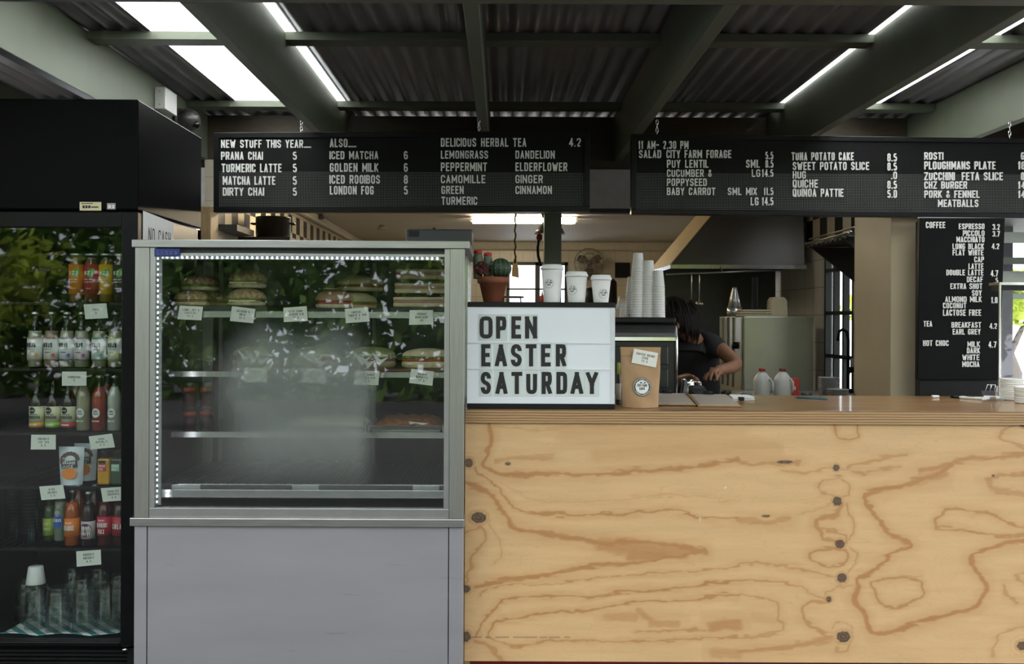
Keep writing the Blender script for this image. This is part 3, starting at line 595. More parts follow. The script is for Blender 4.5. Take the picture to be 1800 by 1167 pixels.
for s, a, b, y0, y1 in CBL: ptext(s, a, y0, b, y1, Y-.0002, letter_white, cb, t=.155, depth=.004)
# ================================================================ DRINKS FRIDGE
def cm(c, rough=.45, **k): return mat('dye_%02x%02x%02x_%d' % (int(c[0]*255), int(c[1]*255), int(c[2]*255), int(rough*100)), c, rough, **k)
def cardobj(px, Y, lines, label, group, fog_paled=False, cat='price card', name='price_card', parent_mat=None, lean=.0):
    q = [P(x, y, Y) for x, y in px]; q = [q[3], q[2], q[1], q[0]]      # BL BR TR TL
    mb = MB(); U = (q[1]-q[0]); V = (q[3]-q[0]); N = U.normalized().cross(V.normalized())
    mb.hexa([p+N*.0004 for p in q], [p-N*.0004 for p in q])
    o = mb.build(name, parent_mat or card_white); tag(o, label, cat, group)
    w, h = U.length, V.length; fn0 = plane(q[0]+N*.0006, U, V)
    n = len(lines); lh = h*.15
    lt = MB()
    for i, s in enumerate(lines):
        tw = min(w*.84, len(s)*w*.062); u0 = (w-tw)/2; v0 = h*(.5+.22*((n-1)/2-i))-lh/2
        text(lt, s, lambda u, v, d, u0=u0, v0=v0: fn0(u+u0, v+v0, d), tw, lh, lh*.17, .0003, mono=True)
    if lines: lt.build('lettering', mat('fog_paled_ink', (.40, .40, .37), .7) if fog_paled else ink, o)  # ink greyed on some cards: the haze of the fogged glass in its colour
    return o
FY = 3.55
fx1 = P(241, 600, FY).x; fx0 = fx1-.755; ztop = 2.196; zh = P(241, 372, FY).z
fr_ = thing('drinks_fridge', 'tall black upright drinks fridge with a glass door beside the display case', 'fridge', ((fx0+fx1)/2, FY, 0))
MB().box(fx0, fx0+.03, FY+.045, FY+.75, .06, zh).box(fx1-.03, fx1, FY+.045, FY+.75, .06, zh).box(fx0, fx1, FY+.70, FY+.75, .06, zh).box(fx0, fx1, FY+.05, FY+.70, .06, .115).build('cabinet', mat('fridge_black', (.007, .007, .008), .28, noise=.15, spec=.3), fr_, bevel=.003)
MB().box(fx0, fx1, FY, FY+.752, zh+.006, ztop).build('header', mat('header_black', (.0022, .0022, .0025), .33, noise=.15, spec=.06), fr_, bevel=.006)
MB().box(fx0+.03, fx1-.03, FY+.06, FY+.7, zh-.02, zh).build('lining', black_plastic, fr_)
d = MB(); gl, gr = fx0+.062, P(213, 600, FY).x; gz1, gz0 = P(100, 400, FY).z, P(100, 1128, FY).z
d.box(fx0, gl, FY, FY+.04, .10, zh).box(gr, fx1, FY, FY+.04, .10, zh).box(gl, gr, FY, FY+.04, gz1, zh).box(gl, gr, FY, FY+.04, .10, gz0)
dr = d.build('door', black_satin, fr_, bevel=.004)
MB().box(gl-.004, gr+.004, FY+.012, FY+.018, gz0-.004, gz1+.004).build('door_glass', glass('door_glass', (.90, .93, .92), 1.0), dr)
MB().tube([(gr+.02, FY+.001, .095), (gr+.02, FY+.001, .088)], .012, 10).build('hinge', chrome, dr)
g = MB()
for i in range(5): g.box(fx0+.04, fx1-.04, FY+.02, FY+.035, .012+i*.015, .020+i*.015)
g.box(fx0, fx0+.04, FY+.02, FY+.06, 0, .09).box(fx1-.04, fx1, FY+.02, FY+.06, 0, .09).box(fx0, fx1, FY+.06, FY+.7, 0, .06)
g.build('base_grille', black_plastic, fr_)
for a, b, c in (((140, 355), (178, 370), (.70, .62, .38)), ((188, 357), (203, 368), (.35, .30, .30))):
    s = MB(); pslab(s, [a, (b[0], a[1]), b, (a[0], b[1])], FY-.0008, FY+.001); s = s.build('sticker', cm(c), fr_)
    k = MB()
    if a[0] == 140:
        for i in range(3): pslab(k, [(145+i*5, 361), (149+i*5, 361), (149+i*5, 366), (145+i*5, 366)], FY-.0012, FY-.0007)
        pslab(k, [(160, 363), (173, 363), (173, 365), (160, 365)], FY-.0012, FY-.0007); pslab(k, [(143, 357), (163, 357), (163, 358.4), (143, 358.4)], FY-.0012, FY-.0007)
    else:
        pslab(k, [(190, 360), (195, 360), (195, 366), (190, 366)], FY-.0012, FY-.0007); pslab(k, [(197, 360), (201, 360), (201, 366), (197, 366)], FY-.0012, FY-.0007)
    k.build('print', ink if a[0] == 140 else cm((.75, .7, .7)), s)
SH = [P(100, y, 3.70).z for y in (531, 646, 757.5, 851, 958)]
for z in SH:
    s = MB(); s.box(fx0+.035, fx1-.035, 3.655, 3.665, z-.012, z-.001).box(fx0+.035, fx1-.035, 4.12, 4.13, z-.012, z-.001)
    for i in range(22): x = fx0+.04+i*.0318; s.tube([(x, 3.66, z-.003), (x, 4.125, z-.003)], .0022, 5)
    s.build('shelf', black_plastic, fr_)
# notice taped to the fridge flank
nx = fx1+.0008
ny0, ny1 = 3.60, 3.935; nz1 = 1.775
no = MB().hexa([(nx, ny0, 1.55), (nx, ny1, 1.55), (nx, ny1, nz1-.012), (nx, ny0, nz1)], [(nx+.0006, ny0, 1.55), (nx+.0006, ny1, 1.55), (nx+.0006, ny1, nz1-.012), (nx+.0006, ny0, nz1)]).build('paper_notice', paper)
tag(no, 'white paper notice reading NO CASH taped to the black fridge flank', 'notice')
t = MB(); text(t, 'NO CASH', lambda u, v, d: Vector((nx+.0008+d, 3.655+u, 1.658+v)), .245, .058, .0066, .0004, gap=.38, serif=True); t.build('lettering', ink, no)
# bottles
bglass = glass('bottle_glass', (.93, .95, .93), 1.3)
dglass = glass('amber_glass', (.35, .20, .10), 1.3)
PROF = {'juice': [(.9, 0), (1, .02), (1, .74), (.95, .80), (.78, .86), (.74, .90), (.74, .955)],
        'crown': [(.88, 0), (1, .02), (1, .52), (.92, .60), (.62, .71), (.42, .80), (.38, .90), (.40, .965)],
        'long': [(.88, 0), (1, .02), (1, .60), (.9, .68), (.55, .78), (.40, .85), (.38, .93), (.40, .97)]}
def onr(r, cx, cy, z0): return lambda u, v, d: Vector((cx+(r+d)*math.sin(u/r), cy-(r+d)*math.cos(u/r), z0+v))
def bottle(label, px, zb, Y, H, R, kind, liq, cap, marks, group, fill=.88, gm=None):
    x = (px-CX)*Y/F; t = thing('bottle', label, 'bottle', (x, Y, zb), group); pr = PROF[kind]
    MB().lathe([(r*R, z*H) for r, z in pr], (x, Y, zb), 20).build('glass_body', gm or bglass, t)
    if liq:
        q = [(r*R*.93, max(.012, z)*H) for r, z in pr if z < fill]; last = q[-1]
        MB().lathe(q+[(last[0]*.95, fill*H)], (x, Y, zb), 20).build('drink', cm(liq, .2), t)
    if cap:
        rr = pr[-1][0]*R*1.16
        MB().lathe([(rr, H*.955), (rr*1.02, H*.96), (rr, H*.992), (rr*.9, H)], (x, Y, zb), 18).build('cap', cm(cap, .3, metal=.7), t)
    for k in marks:
        r = R*1.012
        if k[0] == 'band': MB().lathe([(r, k[1]*H), (r, k[2]*H)], (x, Y, zb), 24).build('paper_label', cm(k[3]), t)
        elif k[0] == 'disc':      # centre angle, centre height, radius u, radius v, colour, edge teeth
            mb = MB(); fn = onr(r+.0006, x, Y, zb); n = 28; c0 = k[1]*R
            pts = []
            for i in range(n):
                a = 2*PI*i/n; q = 1-(.06 if (len(k) > 6 and i % 2) else 0)
                pts.append(fn(c0+math.cos(a)*k[3]*q, k[2]*H+math.sin(a)*k[4]*q, 0))
            mb.add([fn(c0, k[2]*H, 0)]+pts, [(0, 1+i, 1+(i+1) % n) for i in range(n)]); mb.build('emblem', cm(k[5]), t)
        elif k[0] == 'leaf':
            mb = MB(); fn = onr(r+.0006, x, Y, zb); c0 = k[1]*R; w, h = k[3], k[4]
            pts = [(-1, -.25), (-.75, .3), (-.2, .75), (1, 1), (1.05, 0), (.75, -.6), (.2, -.95), (-.5, -.85)]
            mb.add([fn(c0, k[2]*H, .0006)]+[fn(c0+a*w, k[2]*H+b*h, .0008) for a, b in pts], [(0, 1+i, 1+(i+1) % 8) for i in range(8)]); mb.build('emblem', cm(k[5]), t)
        elif k[0] == 'text':      # string, centre angle, base height, width, height, colour, stroke
            mb = MB(); fn = onr(r+.0022, x, Y, zb); u0 = k[2]*R-k[4]/2
            text(mb, k[1], lambda u, v, d: fn(u+u0, v+k[3]*H, d), k[4], k[5], k[5]*k[7], .0003); mb.build('lettering', cm(k[6]), t)
    return t
W_ = (.85, .85, .83); SIL = (.62, .62, .62); K_ = (.015, .015, .015)
for px, c, l2, nm in ((134, (.74, .25, .02), (.25, .12, .03), 'orange'), (160.5, (.42, .035, .04), (.22, .05, .03), 'dark red'), (187, (.80, .45, .03), (.30, .18, .03), 'yellow'), (211, (.045, .03, .03), (.05, .03, .02), 'black')):
    bottle('squat juice bottle with %s label and green leaf on the top fridge shelf' % nm, px, SH[0], 3.72, .196, .0285, 'juice', l2, SIL,
           [('band', .165, .77, c), ('leaf', .28, .60, .014, .019, (.16, .50, .06)), ('text', 'eza', .06, .555, .036, .022, W_, .13), ('text', 'JUICE & FRUIT', 0, .45, .034, .005, W_, .2), ('text', 'NO ADDED SUGAR', 0, .40, .034, .004, W_, .2), ('text', 'COLD', 0, .27, .02, .005, W_, .2)],
           'juice bottles on the top fridge shelf')
for px, c, nm in ((62, (.75, .35, .08), 'orange'), (91, (.60, .10, .10), 'red'), (118, (.16, .14, .50), 'violet'), (144, (.60, .10, .42), 'magenta'), (175, (.05, .40, .30), 'teal'), (203, (.80, .75, .05), 'yellow')):
    bottle('clear long-necked bottle, white label trimmed in %s, on the second fridge shelf' % nm, px, SH[1], 3.72, .222, .0292, 'crown', (.42, .40, .30) if px != 91 else (.35, .2, .15), SIL,
           [('band', .13, .53, W_), ('band', .13, .155, c), ('band', .515, .535, c), ('disc', .62, .22, .007, .008, c), ('text', 'MOJO', -.08, .36, .036, .020, K_, .15), ('text', 'KOMBUCHA', -.08, .32, .032, .0045, (.3, .3, .3), .2), ('disc', -.1, .275, .013, .0028, c)], 'white label bottles on the second fridge shelf', .66)
for px, c, nm in ((66, (.72, .35, .06), 'orange'), (94.5, (.32, .60, .08), 'lime green'), (122, (.50, .03, .04), 'red')):
    bottle('dark kombucha bottle, cream label with %s foot band, on the third fridge shelf' % nm, px, SH[2], 3.72, .206, .0292, 'crown', (.035, .02, .012), None,
           [('band', .07, .17, c), ('band', .17, .475, (.74, .72, .50)), ('disc', -.25, .40, .0135, .0135, K_), ('text', 'WILD', -.25, .385, .018, .005, W_, .2), ('text', 'KOMBUCHA', .0, .24, .049, .0115, K_, .16), ('text', 'ORGANIC', .0, .31, .03, .005, K_, .2), ('text', 'GINGER & LEMON' if nm == 'orange' else 'ORIGINAL', -.1, .105, .034, .007, W_, .24)], 'kombucha bottles on the third fridge shelf', .6, dglass)
for px, c, nm in ((147.5, (.46, .42, .28), 'cloudy yellow'), (175, (.42, .045, .02), 'red'), (202, (.55, .56, .50), 'pale clear')):
    bottle('soda bottle of %s drink with round white seal on the third fridge shelf' % nm, px, SH[2], 3.72, .222, .028, 'long', c, SIL,
           [('disc', -.1, .33, .0175, .0195, W_, 1), ('text', 'SODA', -.1, .345, .016, .006, K_, .2), ('text', 'REPUBLIC', -.1, .30, .022, .005, K_, .2), ('text', 'BLOOD ORANGE' if nm == 'red' else 'GINGER BEER', -.1, .17, .03, .006, W_, .25)], 'soda bottles on the third fridge shelf', .80)
for px, c, nm in ((136, (.40, .25, .12), 'tan'), (190, (.38, .05, .03), 'dark red')):
    bottle('%s soda bottle in the second rank of the third fridge shelf' % nm, px, SH[2], 3.83, .222, .028, 'long', c, SIL, [], 'soda bottles on the third fridge shelf', .80)
for px, H, R, k, lq, mk, nm in (
    (88, .185, .024, 'long', (.06, .09, .03), [('band', .13, .50, (.38, .50, .08)), ('text', 'LEMON &', 0, .36, .03, .010, (.75, .8, .5), .2), ('text', 'LIMES', 0, .25, .03, .010, (.75, .8, .5), .2)], 'green-labelled'),
    (108, .205, .026, 'long', (.35, .38, .30), [('disc', -.1, .40, .022, .03, (.06, .16, .55)), ('disc', -.1, .56, .011, .012, (.5, .5, .48)), ('text', 'LEMON', -.1, .39, .034, .013, W_, .2)], 'blue-labelled lemon'),
    (128.5, .222, .029, 'long', (.50, .10, .01), [('band', .18, .50, (.80, .22, .03)), ('text', 'ORGANIC', -.1, .41, .026, .006, W_, .2), ('text', 'ORANGE', -.1, .29, .044, .019, W_, .14)], 'orange'),
    (157, .215, .027, 'long', (.035, .012, .015), [('band', .14, .46, (.52, .50, .52)), ('disc', -.05, .30, .026, .027, (.20, .02, .10)), ('text', 'good', -.05, .32, .03, .017, W_, .15), ('text', 'energy', -.05, .21, .04, .016, W_, .15)], 'dark purple-labelled'),
    (186, .222, .029, 'long', (.12, .015, .015), [('band', .20, .53, (.55, .03, .06)), ('text', 'ORGANIC', -.1, .46, .026, .006, W_, .2), ('text', 'RASPBERRY', -.05, .35, .046, .017, W_, .12), ('text', 'FIZZ', -.1, .24, .026, .016, W_, .18)], 'raspberry red'),
    (213, .222, .029, 'long', (.08, .015, .012), [('band', .20, .53, (.50, .04, .05)), ('text', 'COLA', -.1, .32, .04, .02, W_, .18)], 'cola')):
    bottle('%s fizzy drink bottle on the lowest fridge shelf' % nm, px, SH[4], 3.70 if px > 110 else 3.78, H, R, k, lq, SIL, mk, 'fizzy drinks on the lowest fridge shelf', .78)
for px in (140, 168): bottle('fizzy drink bottle with silver cap half hidden in the back rank, lowest fridge shelf', px, SH[4], 3.83, .222, .029, 'long', (.40, .08, .01) if px == 140 else (.05, .02, .02), SIL, [], 'back rank of fizzy drinks')
# pouches and square juice bottles on the fourth shelf
def pouch(px, Y, w, h, rz, label):
    x = (px-CX)*Y/F; t = thing('juice_pouch', label, 'drink pouch', (x, Y, SH[3]), 'juice pouches on the fourth fridge shelf')
    def sh(side):
        def fn(u, v):
            e = math.sin(PI*u)**.6; b = (1-v)**.8*.022*e+.004*e
            return (x+(u-.5)*w*(.86+.14*v), Y+side*b, SH[3]+v*h)
        return fn
    MB().grid(sh(-1), 10, 10).grid(sh(1), 10, 10).build('pouch', mat('pale_foil', (.70, .76, .84), .3, metal=.1), t)
    q = lambda a, b, off=.0: Vector((x+a*w, Y-(1-(b if b < 1 else 1))**.8*.022-.0068-off, SH[3]+b*h))
    mb = MB()
    for k in range(11):
        a = PI*(.08+k*.13); cx_, cz = math.cos(a)*.30, .66+math.sin(a)*.17
        n = 8; mb.add([q(cx_+math.cos(2*PI*i/n)*.09, cz+math.sin(2*PI*i/n)*.055) for i in range(n)], [tuple(range(n))])
    mb.build('print', cm((.10, .045, .02)), t)
    mb = MB(); n = 18; mb.add([q(math.cos(2*PI*i/n)*.30+.03, .31+math.sin(2*PI*i/n)*.15, .004) for i in range(n)], [tuple(range(n))]); mb.build('print', cm((.80, .24, .03)), t)
    mb = MB(); mb.add([q(a, b, .004) for a, b in ((-.32, .62), (.3, .66), (.34, .48), (-.28, .44))], [(0, 1, 2, 3)]); mb.build('print', cm((.03, .03, .05)), t)
    mb = MB(); fnp = lambda dz: (lambda u, v, d: q(-.24+u, dz+v, .006+d))
    text(mb, 'CHARLIES', fnp(.68), .46, .05, .01, .0003); text(mb, 'ORANGE', fnp(.555), .48, .075, .016, .0003); text(mb, 'JUICE', fnp(.46), .4, .075, .016, .0003); mb.build('lettering', cm(W_), t)
    return t
pouch(127, 3.70, .103, .150, 0, 'foil orange juice pouch with a bean border, front one on the fourth shelf'); pouch(152, 3.80, .095, .150, 0, 'foil juice pouch tucked behind the front orange juice pouch')
for px, c, nm in ((187, (.62, .32, .02), 'golden'), (210, (.06, .10, .06), 'dark green')):
    Y = 3.71; x = (px-CX)*Y/F; t = thing('smoothie_bottle', 'square %s smoothie bottle on the fourth fridge shelf' % nm, 'bottle', (x, Y, SH[3]), 'square smoothie bottles')
    MB().box(x-.025, x+.025, Y-.025, Y+.025, SH[3], SH[3]+.105).build('bottle_body', cm(c, .15), t, bevel=.008)
    MB().lathe([(.018, .105), (.016, .118), (.019, .12), (.019, .138)], (x, Y, SH[3]), 16).build('cap', cm((.03, .03, .03)), t)
    Lb = MB().box(x-.019, x+.012, Y-.0265, Y-.0248, SH[3]+.055, SH[3]+.083).build('label', cm((.60, .03, .04) if px == 187 else (.30, .55, .35)), t)
    mb = MB(); text(mb, 'FRUIT', plane((x-.017, Y-.027, SH[3]+.071), (1, 0, 0), (0, 0, 1)), .027, .009, .002, .0003); text(mb, 'FIX', plane((x-.017, Y-.027, SH[3]+.058), (1, 0, 0), (0, 0, 1)), .017, .009, .002, .0003)
    mb.build('lettering', cm(W_), t); MB().box(x-.018, x+.010, Y-.0262, Y-.0248, SH[3]+.085, SH[3]+.097).build('label', cm(K_), t)
# clear tubs
def shell(prof, t=.0012): return prof+[(max(r-t, .0003), z) for r, z in prof[::-1]]
tubg = glass('clear_plastic', (.86, .90, .90), 1.6)
T0 = None
for px, Y, r, n in ((53, 3.74, .040, 13), (25, 3.80, .034, 13)):
    for i in range(n):
        loc = ((px-CX)*Y/F, Y, SH[4]+.014*i)
        lab = nth(i, n, 'clear plastic tub', ' of the %s tub stack in the fridge' % ('wide' if px == 53 else 'narrow rear'))
        me = MB().lathe([(r*.78, .0), (r*.98, .045), (r*1.06, .046), (r*1.06, .049), (r*.95, .049), (r*.74, .003)], (0, 0, 0), 18)
        if i == 0: T0 = me.build('plastic_tub', tubg); o = T0
        else: o = T0.copy(); COL.objects.link(o)
        o.location = loc; tag(o, lab, 'tub', 'clear tubs in the %s stack' % ('wide' if px == 53 else 'narrow'))
# tea towel and tumblers on the fridge floor
tm = mat('towel', (.75, .76, .74), .8); n, l = tm.node_tree.nodes, tm.node_tree.links
wv = n.new('ShaderNodeTexWave'); wv.inputs['Scale'].default_value = 9; wv.bands_direction = 'DIAGONAL'; wv.inputs['Distortion'].default_value = .6; tc = n.new('ShaderNodeTexCoord')
rp = n.new('ShaderNodeValToRGB'); rp.color_ramp.interpolation = 'CONSTANT'; rp.color_ramp.elements[0].color = (.05, .24, .24, 1); rp.color_ramp.elements[1].position = .52; rp.color_ramp.elements[1].color = (.72, .74, .72, 1)
l.new(tc.outputs['Object'], wv.inputs['Vector']); l.new(wv.outputs['Fac'], rp.inputs[0]); l.new(rp.outputs[0], n['Principled BSDF'].inputs['Base Color'])
tx0, tx1 = P(8, 1100, 3.66).x, P(212, 1100, 3.66).x; zf = .118
tw = MB().grid(lambda u, v: (tx0+(tx1-tx0)*u+.03*v, 3.615+.42*v, zf+.001+.010*max(0, 1-v*8)*abs(math.sin(u*7+.8))), 40, 16).build('tea_towel', tm, solid=.0015)
tag(tw, 'teal and white striped tea towel spread under the tumblers on the fridge floor', 'towel')
TB = MB().lathe([(.047, 0), (.046, .004), (.040, .098), (.037, .104), (.028, .105), (.0285, .099), (.0365, .096), (.0445, .003)], (0, 0, 0), 22).build('tumbler', glass('tumbler_glass', (.97, .98, .98), .9))
first = True
for px, Y, n, w in ((104, 3.68, 3, 'in the short front stack'), (67, 3.71, 3, 'in the stack under the white paper cup'), (151, 3.69, 4, 'in the tall front stack beside the short one'), (193, 3.71, 3, 'in the front stack by the door edge'), (49, 3.80, 3, 'in the rear stack behind the white paper cup stack'), (131, 3.85, 4, 'in the rear stack between the front ones'), (178, 3.85, 4, 'in the rear stack behind the door edge stack'), (214, 3.74, 4, 'in the stack partly cut by the door frame')):
    for i in range(n):
        o = TB if first else TB.copy()
        if not first: COL.objects.link(o)
        first = False; o.location = ((px-CX)*Y/F, Y, zf+.004+.034*i)
        tag(o, nth(i, n, 'clear tumbler', ', %s' % w), 'tumbler', 'tumblers '+w)
x = (65-CX)*3.71/F
o = MB().lathe([(.036, 0), (.037, .002), (.028, .066), (.026, .069), (0.0001, .069)], (x, 3.71, zf+.004+.068+.106), 22).build('paper_cup', white_plastic)
tag(o, 'upturned white paper cup on a stack of tumblers in the fridge', 'cup')
FC = 'price cards on the fridge shelf edges'; cY = 3.648
for q, ls, d in (
    (((147, 535), (187, 533), (190, 559), (150, 561)), ('THIA', '5'), 'THIA'), (((109, 653), (152, 653), (152, 678), (109, 678)), ('KOMBUCHA', '5'), 'KOMBUCHA'),
    (((55, 764), (98, 764), (98, 790), (54, 790)), ('ORGANIC', 'ICE TEA', '4.5'), 'ORGANIC ICE TEA'), (((156, 767), (197, 762), (202, 786), (160, 790)), ('SODA', 'REPUBLIC', '4.5'), 'SODA REPUBLIC'),
    (((69, 855), (111, 852), (115, 876), (73, 879)), ('KIDS', 'DRINKS', '3.5'), 'KIDS DRINKS'), (((177, 858), (222, 855), (222, 879), (181, 882)), ('CHARLIES', 'SMOOTHIE', '4.5'), 'CHARLIES SMOOTHIE'),
    (((134, 969), (177, 966), (178, 992), (135, 996)), ('PHOENIX', 'ORGANIC', '4.5'), 'PHOENIX ORGANIC')):
    cardobj(q, cY, ls, 'white price card reading %s on a fridge shelf edge' % d, FC)
# ================================================================ DISPLAY CASE
DY = 3.40; DB = 4.20
def X(px, Y=DY): return (px-CX)*Y/F
def Z(py, Y=DY): return ZC-(py-CY)*Y/F
dl, dr_ = X(236), X(816)
dc = thing('display_case', 'stainless steel food display case with a fogged glass front', 'display case', ((dl+dr_)/2, DY, 0))
zt, zl, zb_ = Z(424), Z(912), Z(927)
MB().box(X(232), X(825), DY-.006, DB+.01, Z(437.5), zt).build('top_lid', steel, dc, bevel=.002)
for xa, xb, ya in ((X(237), X(262), DY), (X(791), dr_, DY), (dl, X(262), DB-.05), (X(791), dr_, DB-.05)): MB().box(xa, xb, ya, ya+.05, zl, Z(437.5)).build('corner_post', steel_v, dc, bevel=.0015)
q = MB().box(X(262.5), X(272), DY+.004, DY+.03, Z(896), Z(437.5)).box(X(781), X(790.5), DY+.004, DY+.03, Z(896), Z(437.5)).box(X(262.5), X(790.5), DY+.004, DY+.035, zl, Z(896)).box(X(262.5), X(790.5), DY+.008, DY+.03, Z(452), Z(447))
q.build('glass_frame', mat('satin_aluminium', (.46, .46, .46), .3, .8, noise=.05), dc, bevel=.001)
MB().box(X(272), X(781), DY+.03, DY+.06, Z(447), Z(437.5)).box(X(255), X(800), DY+.06, DB, Z(442), Z(438)).build('head_lining', mat('dark_lining', (.06, .06, .06), .35, .3), dc)
gg = glass('case_glass', (.93, .95, .94), 1.35)
MB().box(X(272), X(781), DY+.014, DY+.020, Z(896), Z(447)).build('front_glass', gg, dc)
MB().box(dr_-.010, dr_-.005, DY+.05, DB-.05, zl, Z(440)).build('side_glass', gg, dc)
MB().box(dl+.004, dl+.010, DY+.05, DB-.05, zl, Z(440)).build('side_panel', mat('dark_side', (.05, .05, .052), .3, .3), dc)
MB().box(dr_-.006, dr_+.003, DY+.30, DY+.315, zl, Z(440)).box(dr_-.006, dr_+.003, DY+.55, DY+.56, zl, Z(440)).build('side_trim', chrome, dc)
b = MB().box(dl+.02, dr_-.02, DB-.03, DB-.025, zl, Z(440)); b.build('rear_doors', mat('smoked_doors', (.035, .04, .045), .18, noise=.1), dc)
b = MB()
for px in (368, 393, 660): MB().box(X(px, DB)-.008, X(px, DB)+.008, DB-.045, DB-.03, zl, Z(440)).build('door_stile', mat('grey_stile', (.22, .22, .22), .35, .6), dc)
MB().box(X(231), X(818), DY-.010, DB, zb_, zl).build('ledge', chrome if False else steel, dc, bevel=.003)
MB().box(dl, dl+.01, DY+.05, DB, .02, zb_).box(dr_-.01, dr_, DY+.05, DB, .02, zb_).box(dl, dr_, DB-.01, DB, .02, zb_).box(dl, dr_, DY+.05, DB, .0, .02).build('carcass', steel_v, dc)
lav = mat('base_steel', (.40, .39, .425), .42, .5, noise=.06, ns=2.5, stretch=(.6, 1, 3))
n, l = lav.node_tree.nodes, lav.node_tree.links; bs = n['Principled BSDF']; src = bs.inputs['Base Color'].links[0].from_socket   # scuffs and finger marks
tc = n.new('ShaderNodeTexCoord'); mp = n.new('ShaderNodeMapping'); mp.inputs['Scale'].default_value = (2.2, 1, 26); mp.inputs['Rotation'].default_value = (0, .06, 0); nz = n.new('ShaderNodeTexNoise'); nz.inputs['Scale'].default_value = 2.4; nz.inputs['Detail'].default_value = 6
l.new(tc.outputs['Object'], mp.inputs[0]); l.new(mp.outputs[0], nz.inputs[0]); rp = n.new('ShaderNodeValToRGB'); rp.color_ramp.elements[0].position = .66; rp.color_ramp.elements[0].color = (0, 0, 0, 1); rp.color_ramp.elements[1].position = .74; rp.color_ramp.elements[1].color = (.55, .55, .55, 1)
l.new(nz.outputs['Fac'], rp.inputs[0]); mx = n.new('ShaderNodeMix'); mx.data_type = 'RGBA'; l.new(rp.outputs[0], mx.inputs[0]); l.new(src, mx.inputs[6]); mx.inputs[7].default_value = (.30, .30, .34, 1); l.new(mx.outputs[2], bs.inputs['Base Color'])
MB().box(X(260), X(789.5), DY+.006, DY+.05, 0.0, zb_).build('kick_panel', lav, dc, bevel=.002)
for xa, xb in ((X(237), X(258.5)), (X(791), dr_)): MB().box(xa, xb, DY+.003, DY+.05, 0, zb_).build('base_stile', lav, dc, bevel=.0025)
bd = MB(); pslab(bd, [(271, 437), (316, 437), (315, 451), (271, 451)], DY-.001, DY+.006); bd = bd.build('badge', mat('badge_blue', (.02, .04, .20), .35), dc, bevel=.001)
ptext('LAZCO', 275, 440, 312, 448.5, DY-.0012, cm((.10, .13, .30), .3), bd, t=.30, depth=.0006); ptext('LAZCO', 275, 440, 312, 448.5, DY-.0016, cm((.015, .03, .16), .3), bd, t=.12, depth=.0006)
led_on = mat('led_on', (1, 1, 1), .5, emit=9., ecol=(.92, .96, 1.))
s = MB()
for i in range(46): z = Z(457+i*9.5, DY+.03); s.box(X(274.5, DY+.03), X(277.5, DY+.03), DY+.028, DY+.032, z-.0035, z+.0035)
for i in range(56): x = X(284+i*8.8, DY+.03); s.box(x-.0028, x+.0028, DY+.031, DY+.034, Z(455.7, DY+.03), Z(454.8, DY+.03))
s = s.build('led_strip', led_on, dc); s['kind'] = 'stuff'
MB().box(X(273), X(279), DY+.030, DY+.036, Z(893), Z(450)).box(X(279), X(780), DY+.034, DY+.04, Z(457), Z(452)).build('led_carrier', cm((.30, .31, .33), .4), dc)
SX0, SX1 = dl+.055, dr_-.03; strip_m = mat('shelf_lip', (.62, .62, .62), .22, .9, noise=.05)
shz = []
for y0, y1 in ((549, 560), (655, 664.5), (761, 771)):
    Ys = 3.63; s = MB().box(SX0, SX1, Ys, Ys+.006, Z(y1, Ys), Z(y0, Ys)); s = s.build('shelf', strip_m, dc)
    MB().box(SX0, SX1, Ys+.008, DB-.06, Z(y0, Ys)-.010, Z(y0, Ys)-.003).build('glass_plate', glass('shelf_glass', (.86, .92, .90), 1.2), s); shz.append(Z(y0, Ys)-.003)
MB().box(SX0-.01, SX1+.01, 3.56, 3.575, Z(863, 3.56), Z(853, 3.56)).build('deck_rail', strip_m, dc, bevel=.001); MB().box(dl+.03, SX1+.02, 3.49, 3.50, Z(877, 3.49), Z(863, 3.49)).build('deck_rail', strip_m, dc, bevel=.001)
k = MB()
for a, b in ((303, 353), (515, 561), (727, 773)): MB().box(X(a, 3.553), X(b, 3.553), 3.553, 3.56, Z(863.5, 3.553), Z(855, 3.553)).build('deck_clip', cm((.70, .71, .74), .3, metal=.5), dc)
k = MB().box(dl+.02, dr_-.02, 3.576, DB-.06, Z(853, 3.56)-.012, Z(853, 3.56)-.006)
for i in range(64): x = dl+.04+i*.0182; k.box(x, x+.006, 3.6, DB-.08, Z(853, 3.56)-.006, Z(853, 3.56)-.002)
k.box(dl+.02, dr_-.02, DY+.05, 3.576, zl+.002, zl+.01)
k.build('deck', mat('deck_grey', (.20, .20, .21), .35, .6), dc)
# condensation on the inside of the front glass
fm = bpy.data.materials.new('condensation'); fm.use_nodes = True; n, l = fm.node_tree.nodes, fm.node_tree.links; n.clear()
so = n.new('ShaderNodeOutputMaterial'); sm = n.new('ShaderNodeMixShader'); tr = n.new('ShaderNodeBsdfTransparent'); df = n.new('ShaderNodeBsdfDiffuse'); df.inputs['Color'].default_value = (.38, .385, .38, 1)
at = n.new('ShaderNodeAttribute'); at.attribute_name = 'wet'; nz = n.new('ShaderNodeTexNoise'); nz.inputs['Scale'].default_value = 14; nz.inputs['Detail'].default_value = 5; mu = n.new('ShaderNodeMath'); mu.operation = 'MULTIPLY_ADD'
mr = n.new('ShaderNodeMapRange'); mr.inputs['To Min'].default_value = .86; mr.inputs['To Max'].default_value = 1.08; l.new(nz.outputs['Fac'], mr.inputs['Value'])
mu.operation = 'MULTIPLY'; mu.use_clamp = True; l.new(at.outputs['Fac'], mu.inputs[0]); l.new(mr.outputs['Result'], mu.inputs[1]); l.new(mu.outputs[0], sm.inputs[0]); l.new(tr.outputs[0], sm.inputs[1]); l.new(df.outputs[0], sm.inputs[2]); l.new(sm.outputs[0], so.inputs[0])
nu, nv = 110, 110; cols = []
